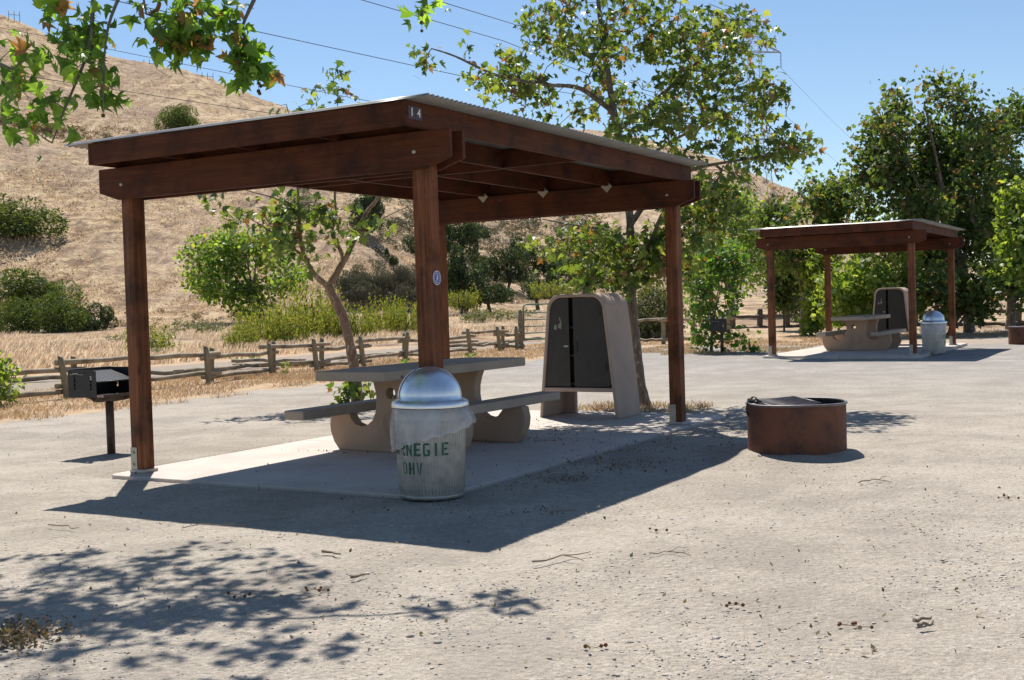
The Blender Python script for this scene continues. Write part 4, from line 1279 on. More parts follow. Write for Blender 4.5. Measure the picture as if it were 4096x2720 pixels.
for i, p in enumerate(st):
    nb = st[min(i + 1, len(st) - 1)] - st[max(i - 1, 0)]
    d = Vector((nb.x, nb.y, 0)).normalized(); nn = Vector((-d.y, d.x, 0))
    for s in (-1, 1):
        q = p + nn * (0.12 * s) + d * (0.20 * s)
        post(rf, (q.x, q.y, 0), rr2.uniform(0.74, 0.84), 0.062, (rr2.uniform(-0.09, 0.09), rr2.uniform(-0.05, 0.05)), M_FPOST)
    if i < len(st) - 1:
        a, b = st[i], st[i + 1]; e = (b - a).normalized() * 0.34
        for z, r in ((0.60 + 0.12 * (i % 2) - 0.06, 0.052), (0.13 + 0.1 * (i % 2), 0.05)):
            aligned(lambda m, A, B_: log(m, A, B_, r, rr2), 'rail', M_FENCE, rf, a - e + Vector((0, 0, z)), b + e + Vector((0, 0, z - 0.02)))
# log edging beyond the road
rb_ = thing('log_barrier', 'low zigzag of stacked logs on the far edge of the dirt road', 'fence', (0, 0, 0))
bp = [onground(x, y) for x, y in ((-60, 888), (80, 880), (230, 872), (420, 864), (560, 850), (680, 846), (800, 829), (900, 822), (1000, 806), (1090, 799), (1160, 792), (1240, 784))]
for i in range(len(bp) - 1):
    a, b = Vector(bp[i]), Vector(bp[i + 1]); e = (b - a).normalized() * 0.3
    off = Vector((0, 0, 0.22))
    if i % 4 == 0: aligned(lambda m, A, B_: log(m, A, B_, 0.05, rr2), 'rail', M_FENCE, rb_, a - e + off, b + e + off + Vector((0, 0, rr2.uniform(-.05, .05))))
    aligned(lambda m, A, B_: log(m, A, B_, 0.06, rr2), 'rail', M_FENCE, rb_, a - e + Vector((0, 0.1, 0.08)), b + e + Vector((0, 0.1, 0.08)))
    if False: 
        m = MB(); 
        for k in range(2): m.tube([(-0.16, rr2.uniform(-.02, .02), 0.06 + 0.09 * k), (0.16, rr2.uniform(-.02, .02), 0.06 + 0.09 * k)], 0.05, 8)
        o = m.build('crossed_block', M_FPOST, rb_); o.location = a
# gate
g0 = Vector(onground(1203, 804)); g1 = Vector(onground(1452, 789)); 
gate = thing('farm_gate', 'green tubular steel farm gate half hidden behind the near food locker', 'gate', tuple(g0), 0)
gd = (g1 - g0); gd.normalize(); GLn = 4.3
def gp(s, z): return (gd.x * s, gd.y * s, z)
m = MB(); rc = 0.13
fr_ = [gp(0.12, 0.30), gp(0.12, 1.30 - rc)] + [gp(0.12 + rc - rc * math.cos(a), 1.50 - rc + rc * math.sin(a)) for a in np.linspace(0.1, PI / 2, 6)] + [gp(GLn - rc, 1.5), gp(GLn, 1.5 - rc), gp(GLn, 0.30), gp(0.12, 0.30)]
m.tube(fr_, 0.027, 8); m.build('gate_frame', M_GATE, gate)
for z in (0.52, 0.75, 0.98, 1.22):
    m = MB(); m.tube([gp(0.12, z), gp(GLn, z)], 0.019, 8); m.build('gate_bar', M_GATE, gate)
gpost = post(gate, (-0.02, 0, 0), 1.32, 0.085, (0, 0), M_FPOST, 0.02)
gpost.name = 'gate_post'
# fence continuing right of the gate, and the dark fence under the far trees
def straight_fence(name, label, pts, h, rails, r, mat, pm, pr=0.075):
    t = thing(name, label, 'fence', (0, 0, 0))
    P_ = [Vector(p) for p in pts]
    for i, p in enumerate(P_):
        post(t, (p.x, p.y, 0), h * rr2.uniform(0.95, 1.08), pr, (rr2.uniform(-.03, .03), 0), pm, 0.02)
        if i < len(P_) - 1:
            b = P_[i + 1]; e = (b - p).normalized() * 0.2
            for z in rails:
                aligned(lambda m, A, B_: log(m, A, B_, r, rr2), 'rail', mat, t, p - e + Vector((0, -pr, z)), b + e + Vector((0, -pr, z + rr2.uniform(-.04, .04))))
    return t
straight_fence('rail_fence', 'short pale two-rail fence seen between the near locker and the right post', [onground(1462, 793), onground(1530, 792), onground(1600, 790), onground(1680, 788)], 0.95, (0.82, 0.14), 0.05, M_FENCE, M_FPOST)
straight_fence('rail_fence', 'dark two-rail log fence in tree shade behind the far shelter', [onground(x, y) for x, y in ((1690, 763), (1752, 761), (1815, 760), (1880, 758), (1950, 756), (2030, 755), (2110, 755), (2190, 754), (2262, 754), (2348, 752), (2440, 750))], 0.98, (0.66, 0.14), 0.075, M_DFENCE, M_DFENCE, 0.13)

# ------------------------------------------------------------------ power line
def lattice(a, b, wa, wb, nseg, r, m):
    r *= 0.45
    """four-legged lattice mast from a to b"""
    a, b = Vector(a), Vector(b)
    lv = []
    for i in range(nseg + 1):
        u = i / nseg; c = a.lerp(b, u); w_ = wa + (wb - wa) * u
        lv.append([c + Vector((sx * w_, sy * w_, 0)) for sx, sy in ((-1, -1), (1, -1), (1, 1), (-1, 1))])
    for k in range(4): m.tube([l[k] for l in lv], r * 1.3, 4)
    for i in range(nseg):
        for k in range(4):
            m.tube([lv[i][k], lv[i + 1][(k + 1) % 4]], r * 0.7, 3); m.tube([lv[i][(k + 1) % 4], lv[i + 1][k]], r * 0.7, 3)
            m.tube([lv[i + 1][k], lv[i + 1][(k + 1) % 4]], r * 0.7, 3)
YP = 175.0
mc = atY(1746, 420, YP)
py = thing('power_pylon', 'steel lattice pylon rising behind the large sycamore', 'pylon', (mc[0], YP, 0))
m = MB(); ztop = atY(1746, 30, YP)[2]
lattice((0, 0, 0), (0, 0, atY(1746, 360, YP)[2]), 3.4, 1.5, 6, 0.09, m); lattice((0, 0, atY(1746, 360, YP)[2]), (0, 0, ztop), 1.5, 0.5, 9, 0.08, m)
m.build('mast', M_PYLON, py)
arms = []
for (ax_, ay) in ((1800, 121), (1812, 232), (1803, 322)):
    tip = atY(ax_, ay, YP); dxx = tip[0] - mc[0]; zt_ = tip[2]
    m = MB()
    for s in (-1, 1):
        up_ = 1.6
        for yy in (-0.6, 0.6):
            m.tube([(0, yy, zt_ + 0.2), (s * dxx, 0, zt_)], 0.08, 4); m.tube([(s * 0.8, yy, zt_ + up_), (s * dxx, 0, zt_)], 0.08, 4)
            for u in (0.25, 0.5, 0.75):
                m.tube([(s * dxx * u, yy * (1 - u), zt_ + 0.2 * (1 - u)), (s * dxx * u, yy * (1 - u), zt_ + 0.2 + (up_ - 0.2) * (1 - u))], 0.05, 3)
    m.build('cross_arm', M_PYLON, py)
    for s in (-1, 1):
        m = MB(); L_ = 2.3
        for k in range(11): m.lathe([(0.02, 0.05), (0.15, 0.0), (0.02, -0.03)], 8, c=(s * dxx, 0, zt_ - 0.15 - k * L_ / 11))
        m.tube([(s * dxx, 0, zt_), (s * dxx, 0, zt_ - L_)], 0.03, 4)
        m.build('insulator', M_WIRE, py)
        arms.append((mc[0] + s * dxx, YP, zt_ - L_))
def wire(p, q, sag, r, label):
    p, q = Vector(p), Vector(q); m = MB(); mid_ = p
    pts = [p.lerp(q, u) - Vector((0, 0, sag * 4 * u * (1 - u))) - p for u in np.linspace(0, 1, 28)]
    m.tube(pts, r, 5)
    o = m.build('power_line', M_WIRE); o.location = p
    props(o, label, 'power line', 'power lines')
# lines coming from the upper left: pass through two photo points each
def through(x0, y0, x1, y1, Y0, Y1):
    a, b = Vector(atY(x0, y0, Y0)), Vector(atY(x1, y1, Y1)); return a - (b - a) * 0.35, b
WL = [((835, 0), (1160, 94), 'power line crossing the sky above the near roof ridge, second from the top'),
      ((1027, 7), (1205, 62), 'topmost power line, entering from the top edge left of the large sycamore'),
      ((571, 68), (1091, 181), 'power line leaving the hanging leaves and crossing the open sky to the sycamore'),
      ((0, 63), (803, 224), 'power line running down the ridge line of the left hill'),
      ((222, 200), (629, 262), 'lowest power line, seen against the dry hillside above the near roof')]
for i, ((x0, y0), (x1, y1), lb) in enumerate(WL):
    Ya, Yb = (95, 120) if i < 3 else (110, 130)
    a, b = Vector(atY(x0, y0, Ya)), Vector(atY(x1, y1, Yb))
    tgt = Vector(arms[[2, 0, 3, 4, 5][i]])
    p0 = a - (b - a) * 0.5
    m = MB(); pts = [p0, a, b]
    for u in np.linspace(0.15, 1, 8): pts.append(b.lerp(tgt, u) - Vector((0, 0, 2.0 * u * (1 - u))))
    m.tube([p - p0 for p in pts], 0.032, 5)
    o = m.build('power_line', M_WIRE); o.location = p0
    props(o, lb, 'power line', 'power lines')
for i, (k, (x1, y1), lb) in enumerate(((1, (2140, 450), 'upper power line descending right of the pylon'), (3, (2130, 500), 'middle power line descending right of the pylon'), (5, (2000, 505), 'lower power line descending right of the pylon'))):
    wire(arms[k], atY(x1, y1, 480), 3.0, 0.02, lb)
# little H braces of a ranch fence on the ridge
def brace(x, y, label):
    p = hill_point(x, y + 6); p = np.array(atY(x, y + 9, 263.0))
    t = thing('fence_brace', label, 'fence', tuple(p), 0, 'ranch fence braces on the ridge')
    for k in (-1.2, 0, 1.2):
        m = MB(); m.tube([(k, 0, -0.8), (k, 0, 1.7 - 0.1 * k)], 0.07, 5); m.build('post', M_FPOST, t)
    m = MB(); m.tube([(-1.2, 0, 1.0), (1.2, 0, 0.7)], 0.06, 5); m.build('rail', M_FPOST, t)
brace(33, 34, 'small wooden fence brace on the ridge at the far left of the skyline')
brace(186, 98, 'small wooden fence brace on the ridge behind the hanging leaves')
brace(607, 0, 'x') if False else None
brace(345 + 0, 146, 'small wooden fence brace on the ridge midway down the left skyline')
brace(479, 176, 'small wooden fence brace on the ridge nearest to the near roof')

# ------------------------------------------------------------------ the large sycamore behind the shelter
YT = 16.9
tr = [(1486, 936, 0), (1477, 880, 0), (1466, 780, 0), (1456, 690, 0), (1453, 600, 0), (1452, 502, 0), (1440, 400, 0), (1426, 308, 0), (1412, 240, 0), (1402, 171, 0), (1390, 90, 0), (1380, 10, 0), (1374, -70, 0)]
tpts = [atY(x, y, YT) for x, y, _ in tr]
trad = [0.110, 0.072, 0.064, 0.072, 0.060, 0.057, 0.055, 0.052, 0.05, 0.045, 0.038, 0.032, 0.02]
def lim(pts, dy): return [atY(x, y, YT + d) for (x, y), d in zip(pts, dy)]
G = [(tpts, trad, None),
     (lim([(1418, 262), (1340, 205), (1260, 195), (1150, 175), (1050, 130), (995, 112)], [0, -.3, -.5, -.7, -.8, -.9]), [.040, .032, .028, .022, .014, .008], 'near'),
     (lim([(1425, 300), (1500, 240), (1580, 170), (1660, 90), (1740, 20)], [0, .2, .4, .5, .6]), [.038, .030, .024, .016, .009], 'near'),
     (lim([(1452, 520), (1520, 430), (1600, 390), (1700, 370), (1830, 350)], [0, -.2, -.4, -.5, -.6]), [.045, .034, .026, .018, .008], 'near'),
     (lim([(1455, 650), (1500, 560), (1530, 490), (1590, 430)], [0, -.3, -.4, -.5]), [.040, .032, .026, .018], 'near'),
     (lim([(1452, 560), (1400, 530), (1330, 520), (1250, 505)], [0, .3, .5, .7]), [.03, .022, .016, .009], 'near'),
     (lim([(1404, 180), (1340, 110), (1290, 60)], [0, .4, .8]), [.03, .02, .01], 'near'),
     (lim([(1440, 400), (1540, 330), (1640, 280), (1760, 220)], [0, .6, 1.0, 1.3]), [.034, .026, .018, .01], 'near')]
E_ = [pxell(1400, 40, 210, 110, YT, 1.3, .6), pxell(1290, 120, 150, 90, YT - .3, 1.0, .8), pxell(1090, 150, 110, 45, YT - .7, 0.5, 1.8), pxell(1000, 122, 40, 24, YT - .9, 0.3, 2.5), pxell(1190, 190, 110, 60, YT - .4, .8),
      pxell(1480, 150, 170, 110, YT, 1.4, .7), pxell(1640, 110, 130, 100, YT + .3, 1.2), pxell(1720, 60, 60, 80, YT + .3, .6), pxell(1660, 230, 160, 80, YT + .2, 1.3), pxell(1500, 300, 110, 55, YT - .4, 1.0, .8),
      pxell(1760, 345, 110, 50, YT - .4, .7, 1.1), pxell(1640, 390, 130, 60, YT - .3, 1.0), pxell(1610, 480, 90, 60, YT - .2, .9), pxell(1320, 565, 110, 50, YT + .1, .9, 1.9), pxell(1450, 590, 110, 60, YT - .2, .9, 1.9),
      pxell(1400, 640, 90, 35, YT - .2, .6, 1.6), pxell(1560, 560, 80, 90, YT - .1, .9, 1.7), pxell(1640, 470, 70, 80, YT + .4, .8, 1.5), pxell(1290, 260, 90, 30, YT, .7, .8)]
make_tree('sycamore_tree', 'large sycamore with mottled trunk rising directly behind the near food locker', 'tree', tpts[0] * np.array([1, 1, 0]), G, E_, 1250, 9, 0.095, 0.112, LOBED, L_SYC, B_SYC, curl=0.5,
          droop=0.45, vp=0.7, clump=(1.6, -0.1), tipr=0.0042, balls=110, seed=5, bare=60)

# ------------------------------------------------------------------ forked young sycamore seen under the roof
YS = 19.25
tp_ = [atY(x, y, YS) for x, y in ((824, 928), (820, 870), (808, 800), (793, 738), (774, 694), (757, 660))]
def li2(pts, d): return [atY(x, y, YS + q) for (x, y), q in zip(pts, d)]
G = [(tp_, [.105, .088, .080, .078, .075, .070], None),
     (li2([(757, 660), (723, 630), (700, 585), (692, 540), (690, 507), (687, 447), (680, 330), (660, 240)], [0, -.1, -.2, -.2, -.2, -.2, -.3, -.3]), [.055, .042, .034, .03, .026, .02, .014, .006], 'near'),
     (li2([(757, 660), (796, 596), (821, 545), (845, 490), (870, 458), (890, 400), (900, 330)], [0, .1, .1, .2, .2, .2, .2]), [.06, .046, .038, .032, .028, .018, .008], 'near'),
     (li2([(793, 600), (784, 575), (765, 537), (775, 501), (772, 449), (775, 330), (780, 200)], [.1, .1, .3, .3, .3, .3, .3]), [.04, .034, .028, .024, .02, .014, .006], 'near'),
     (li2([(712, 600), (657, 558), (618, 530), (570, 500)], [-.1, -.4, -.6, -.8]), [.028, .02, .014, .007], 'near'),
     (li2([(825, 535), (870, 510), (910, 490), (945, 475)], [.1, .1, .2, .3]), [.016, .012, .008, .004], 'near'),
     (li2([(690, 500), (640, 460), (590, 445), (540, 430)], [-.2, -.4, -.6, -.8]), [.018, .013, .009, .005], 'near')]
E_ = [pxell(640, 550, 75, 50, YS - .6, .5, 1.2), pxell(560, 500, 55, 40, YS - .8, .4, 1.2), pxell(700, 590, 45, 40, YS - .3, .4), pxell(680, 490, 90, 45, YS - .3, .7), pxell(790, 520, 70, 50, YS, .6, .8), pxell(860, 520, 40, 40, YS + .1, .4, .7),
      pxell(480, 460, 50, 10, YS - .9, .3), pxell(650, 240, 45, 25, YS - .3, .3, .8), pxell(790, 190, 32, 45, YS + .3, .3, .9), pxell(740, 230, 60, 25, YS, .4, .6), pxell(655, 155, 25, 16, YS - .3, .2, .6), pxell(690, 330, 110, 80, YS, .7, .5), pxell(640, 620, 20, 40, YS - .2, .2, .4)]
make_tree('sycamore_sapling', 'slim forked sycamore with orange dead leaves seen under the left of the near roof', 'tree', tp_[0] * np.array([1, 1, 0]), G, E_, 330, 4, 0.10, 0.145, LOBED, L_SYC, B_SAP, droop=0.45, clump=(1.6, -0.1), tipr=0.0042, seed=9, bare=60, balls=0)
# low suckers at its foot
make_tree('sycamore_sprout', 'small leafy sprouts at the foot of the forked sycamore', 'plant', (tp_[0][0] - 0.1, tp_[0][1] - .2, 0), [([(tp_[0][0] - .1, tp_[0][1] - .2, 0), (tp_[0][0] - .15, tp_[0][1] - .25, .35)], [.01, .006], None)],
          [pxell(800, 905, 28, 22, YS - .3, .2), pxell(848, 900, 14, 18, YS - .3, .2), pxell(795, 950, 20, 14, YS - .5, .15)], 34, 4, .07, .13, LOBED, L_SYC, B_SAP, seed=12)

# ------------------------------------------------------------------ overhanging sycamore at the left, its trunk outside the frame
bpos = (-6.3, 9.2, 0)
YN = 7.9
def li3(pts, d): return [atY(x, y, YN + q) for (x, y), q in zip(pts, d)]
cen = Vector((-5.6, 9.0, 4.2))
G = [([(-6.3, 9.2, 0), (-6.35, 9.15, 1.5), (-6.1, 9.1, 3.0), tuple(cen), (-5.0, 8.8, 5.2), (-4.0, 8.6, 5.9)], [.17, .14, .125, .11, .08, .04], None),
     ([tuple(cen), (-4.6, 8.4, 4.7), tuple(atY(200, -160, YN + .2)), tuple(atY(300, -60, YN)), tuple(atY(330, -10, YN - .1))], [.07, .055, .03, .018, .008], 'near'),
     ([(-5.0, 8.8, 5.2), tuple(atY(330, -300, YN + .8)), tuple(atY(520, -150, YN + .3)), tuple(atY(600, -60, YN + .2)), tuple(atY(560, 60, YN + .1)), tuple(atY(575, 100, YN + .1))], [.06, .042, .026, .016, .010, .006], 'near'),
     ([tuple(atY(520, -150, YN + .3)), tuple(atY(800, -120, YN + .3)), tuple(atY(960, -60, YN + .3)), tuple(atY(985, 10, YN + .3))], [.018, .013, .008, .004], 'near'),
     (li3([(230, -130), (215, 0), (205, 110), (150, 250), (120, 330)], [.1, 0, -.1, -.3, -.4]), [.022, .016, .011, .007, .004], 'near'),
     (li3([(300, -60), (250, 60), (238, 200), (240, 260)], [0, -.2, -.3, -.3]), [.014, .009, .006, .003], 'near'),
     ([(-6.1, 9.1, 3.0), tuple(atY(-180, 60, YN - .3)), tuple(atY(-60, 120, YN - .6)), tuple(atY(30, 160, YN - .7))], [.05, .03, .016, .008], 'near')]
E_ = [pxell(190, 70, 75, 60, YN, .3, 1.2), pxell(170, 140, 70, 40, YN - .1, .3), pxell(60, 150, 70, 55, YN - .4, .35), pxell(30, 240, 40, 45, YN - .6, .25), pxell(150, 210, 60, 40, YN - .2, .3, .8), pxell(230, 190, 30, 45, YN - .2, .2, .9),
      pxell(230, 290, 28, 40, YN - .3, .2, 1.1), pxell(115, 300, 22, 50, YN - .4, .15, 1.0), pxell(100, 370, 14, 25, YN - .4, .1, 1.2), pxell(70, 290, 30, 10, YN - .4, .15),
      pxell(440, 25, 85, 40, YN + .1, .3, 1.7), pxell(395, 85, 50, 42, YN, .25, 1.3), pxell(545, 45, 60, 50, YN + .1, .3, 1.7), pxell(572, 130, 36, 52, YN + .1, .2, 1.9), pxell(440, 95, 25, 25, YN, .2, 1.4), pxell(320, 20, 50, 25, YN, .2, 1.2),
      pxell(985, 14, 40, 16, YN + .3, .12, 7), pxell(880, -30, 60, 18, YN + .3, .2, 1.5),
      pxell(140, 10, 140, 25, YN + .3, .5, .7),
      # the rest of the crown, above the frame
      (-4.6, 8.4, 5.0, 1.1, 1.0, 0.7, 1.0), (-3.5, 8.6, 5.4, 1.2, 1.2, .7, 1.0), (-2.4, 9.0, 5.2, 1.0, 1.0, .45, .8), (-5.8, 9.6, 4.6, 1.2, 1.2, 1.0, .6), (-3.4, 9.7, 5.8, 1.0, .8, .5, .7), (-0.85, 8.35, 4.2, .48, .20, .10, .9), (-1.5, 7.75, 4.3, .42, .22, .12, 1.3), (-1.9, 7.15, 4.35, .5, .22, .12, 1.3), (-2.9, 9.7, 4.75, 1.2, .85, .25, 2.6), (-3.6, 8.7, 4.7, .8, .7, .25, 1.8), (-2.4, 8.6, 4.55, .6, .4, .15, 1.2), (-2.7, 7.1, 4.5, .6, .35, .2, 1.0)]
make_tree('overhanging_sycamore', 'near sycamore reaching in from the left edge, hanging leafy twigs over the upper left corner', 'tree', bpos, G, E_, 1380, 5, 0.06, 0.104, LOBED, L_NEAR, B_GREY, vp=0.45, curl=0.7,
          droop=0.6, clump=(3.4, -0.02), tipr=0.0026, balls=60, seed=21, bare=50, up=0.2)

# ------------------------------------------------------------------ trees and bushes by the far shelter
def ptree(name, label, x, ybase, Y, ells, n, per, spread, size, shape, lm, bm, seed, trunk=None, tr=0.12, clump=(0.5, -0.12), droop=.3, balls=0, group=None, cat='tree', up=.35, minr=0.006, lean=0.0):
    b = atY(x, ybase, Y); b[2] = max(0, 0)
    if Y > 60: b = atY(x, ybase, Y)
    top = max(e[1] for e in [(0, el[2]) for el in ells])
    cx_ = np.mean([el[0] for el in ells]); cy_ = np.mean([el[1] for el in ells])
    zt_ = b[2] + (top - b[2]) * 0.75
    G = [([tuple(b), (b[0] + (cx_ - b[0]) * .15 + lean, b[1], b[2] + (zt_ - b[2]) * .3), (b[0] + (cx_ - b[0]) * .6, b[1] + (cy_ - b[1]) * .5, b[2] + (zt_ - b[2]) * .65), (cx_, cy_, zt_)], [tr, tr * .75, tr * .5, tr * .15], None)]
    for k, el in enumerate(ells[:7]):
        q = np.array([b[0] + (cx_ - b[0]) * .3, b[1], b[2] + (zt_ - b[2]) * rnd.uniform(.2, .5)]); e = np.array(el[:3])
        mid_ = q * .5 + e * .5 + np.array([0, 0, .1])
        G.append(([tuple(q), tuple(mid_), tuple(e)], [tr * .42, tr * .28, tr * .10], 'near'))
    return make_tree(name, label, cat, b, G, ells, n, per, spread, size, shape, lm, bm, droop=droop, clump=clump, tipr=0.006, seed=seed, balls=balls, group=group, up=up, minr=minr)
grp = 'trees around the far shelter'
ptree('sycamore_tree', 'tallest dark sycamore, its crown topping the skyline behind the far shelter on the right', 2235, 762, 43.0,
      [pxell(2130, 235, 80, 60, 43, 1.6), pxell(2070, 330, 95, 80, 43, 1.8), pxell(2190, 330, 100, 90, 43.5, 2), pxell(2040, 440, 70, 60, 43, 1.5), pxell(2140, 470, 110, 75, 43, 2), pxell(2230, 560, 80, 60, 43, 1.6), pxell(2250, 420, 60, 80, 43.5, 1.6), pxell(2160, 590, 70, 50, 43.5, 1.2), pxell(2260, 320, 55, 60, 44, 1.4), pxell(2000, 400, 50, 60, 43, 1.3), pxell(2130, 380, 120, 80, 44.5, 1.5), pxell(2280, 500, 50, 70, 44.5, 1.3), pxell(2200, 230, 60, 40, 43.5, 1.3), pxell(2060, 560, 80, 50, 44, 1.4)],
      1250, 26, 0.25, 0.18, STAR5, L_TREE, B_SYC, 31, tr=.22, clump=(.55, -0.08))
ptree('sycamore_tree', 'broad dark sycamore cut off by the right edge of the photo', 2330, 760, 44.5,
      [pxell(2330, 290, 70, 75, 46, 1.5), pxell(2370, 400, 80, 90, 46, 1.7), pxell(2320, 540, 60, 60, 45, 1.4), pxell(2390, 600, 80, 80, 45, 1.5), pxell(2300, 640, 60, 40, 44, 1.2), pxell(2290, 380, 50, 70, 46, 1.4), pxell(2361, 500, 70, 90, 46, 1.6)],
      640, 25, 0.25, 0.18, STAR5, L_TREE, B_SYC, 32, tr=.2, clump=(.55, -0.08))
ptree('sycamore_tree', 'light yellow-green tree at the right edge, in front of the darker crowns', 2375, 770, 38.0,
      [pxell(2345, 470, 35, 60, 38, .9), pxell(2350, 590, 45, 60, 38, .9), pxell(2380, 520, 50, 90, 38, 1)], 260, 14, 0.2, 0.2, STAR5, L_LIGHT, B_SYC, 33, tr=.1)
ptree('sycamore_tree', 'bushy sycamore with bright leaves showing through the frame of the far shelter', 2010, 765, 41.0,
      [pxell(2000, 640, 110, 60, 41, 1.6), pxell(2050, 580, 90, 50, 41, 1.4), pxell(1950, 700, 60, 50, 41, 1.2), pxell(2080, 680, 50, 60, 41, 1.2), pxell(2160, 670, 60, 45, 41, 1.2), pxell(1960, 560, 70, 40, 41, 1.2)],
      440, 24, 0.23, 0.175, STAR5, L_LIGHT, B_SYC, 34, tr=.14, clump=(.6, -0.12))
ptree('sycamore_tree', 'mid-green tree topping the far shelter roof on its left', 1850, 765, 46.0,
      [pxell(1880, 480, 70, 55, 46, 1.6), pxell(1800, 500, 60, 45, 46, 1.4), pxell(1950, 490, 70, 55, 46, 1.6), pxell(1840, 570, 80, 50, 46, 1.5), pxell(1930, 440, 40, 25, 46, 1)],
      440, 25, 0.25, 0.18, STAR5, L_TREE, B_SYC, 35, tr=.14, clump=(.6, -0.12))
ptree('sycamore_tree', 'shaded sycamore directly behind the far trash can, its leaves reaching the ground', 2190, 760, 40.0,
      [pxell(2200, 665, 95, 45, 40, 1.4), pxell(2270, 680, 60, 40, 40, 1.2), pxell(2150, 705, 40, 22, 40, .8, .6), pxell(2310, 660, 50, 60, 41, 1.2)],
      280, 22, 0.22, 0.175, STAR5, L_TREE, B_SYC, 36, tr=.12, clump=(.6, -0.05))
ptree('cottonwood_tree', 'round bright green tree at the foot of the right hill, behind the large sycamore', 1690, 745, 70.0,
      [pxell(1690, 510, 75, 70, 70, 3.5), pxell(1640, 590, 60, 60, 70, 3), pxell(1740, 600, 50, 60, 70, 3), pxell(1680, 470, 40, 35, 70, 2), pxell(1600, 640, 40, 50, 70, 2)],
      800, 16, 0.35, 0.24, OVAL, L_COT, B_GREY, 37, tr=.25, clump=(.35, -0.15))
ptree('young_sycamore', 'leafy young tree growing to the ground behind the far grill', 1640, 812, 33.1,
      [pxell(1640, 620, 65, 45, 33.1, 1.0), pxell(1680, 600, 45, 40, 33.1, .8), pxell(1630, 700, 55, 60, 33.1, .9), pxell(1700, 700, 30, 60, 33.1, .6), pxell(1640, 770, 50, 30, 33.0, .7), pxell(1610, 650, 30, 70, 33.1, .6), pxell(1710, 770, 22, 28, 32.9, .4, .8)],
      520, 8, 0.14, 0.14, STAR5, L_BUSHG, B_GREY, 38, tr=.05, clump=(1.1, 0.02))
ptree('willow_bush', 'pale olive bush between the large sycamore and the right post', 1500, 778, 47.0,
      [pxell(1500, 720, 45, 60, 47, 1.4), pxell(1475, 745, 40, 40, 47, 1.2), pxell(1535, 730, 40, 55, 47, 1.3), pxell(1510, 680, 25, 30, 47, .8)], 520, 18, .16, .13, OVAL, L_OLIVE, B_GREY, 39, tr=.04, clump=None, cat='bush')
ptree('willow_bush', 'grey-green willow seen left of the rear post of the far shelter', 1855, 745, 60.0,
      [pxell(1855, 620, 45, 45, 60, 1.6), pxell(1845, 680, 35, 50, 60, 1.4)], 360, 16, .25, .2, OVAL, L_OLIVE, B_GREY, 40, tr=.06, clump=None, cat='bush')
ptree('young_sycamore', 'small round-headed tree just right of the far left post', 1808, 758, 50.0,
      [pxell(1808, 640, 32, 38, 50, 1.0), pxell(1800, 690, 22, 20, 50, .7)], 240, 14, .2, .17, STAR5, L_DARK, B_GREY, 41, tr=.05, clump=None)
ptree('young_sycamore', 'leafy sapling rising beside the rear left post of the far shelter', 1885, 770, 45.0,
      [pxell(1890, 680, 28, 70, 45, .9), pxell(1900, 610, 30, 40, 45, .8), pxell(1870, 745, 20, 25, 45, .6)], 260, 13, .2, .17, STAR5, L_LIGHT, B_GREY, 42, tr=.05, clump=None)
ptree('leafy_bush', 'bright green bush cut by the left edge of the photo', -10, 935, 20.5,
      [pxell(0, 880, 30, 45, 20.5, .5), pxell(-30, 860, 30, 50, 20.5, .5)], 150, 9, .08, .10, OVAL, L_LIGHT, B_GREY, 43, tr=.02, clump=None, cat='bush')
# ------------------------------------------------------------------ cottonwood at the foot of the left hill
YC = 84.0
ptree('cottonwood_tree', 'green round-crowned cottonwood at the foot of the dry hill under the near roof', 606, 742, YC,
      [pxell(500, 590, 75, 50, YC, 4), pxell(590, 590, 85, 45, YC, 4), pxell(640, 640, 70, 40, YC, 3.5), pxell(520, 650, 80, 40, YC, 4), pxell(560, 550, 50, 35, YC, 3), pxell(460, 620, 45, 25, YC, 2.5), pxell(570, 700, 60, 35, YC, 3), pxell(500, 545, 40, 22, YC, 2.5)],
      1200, 11, 0.30, 0.26, ROUND, L_COT, B_GREY, 44, tr=.22, clump=(.32, -0.12))

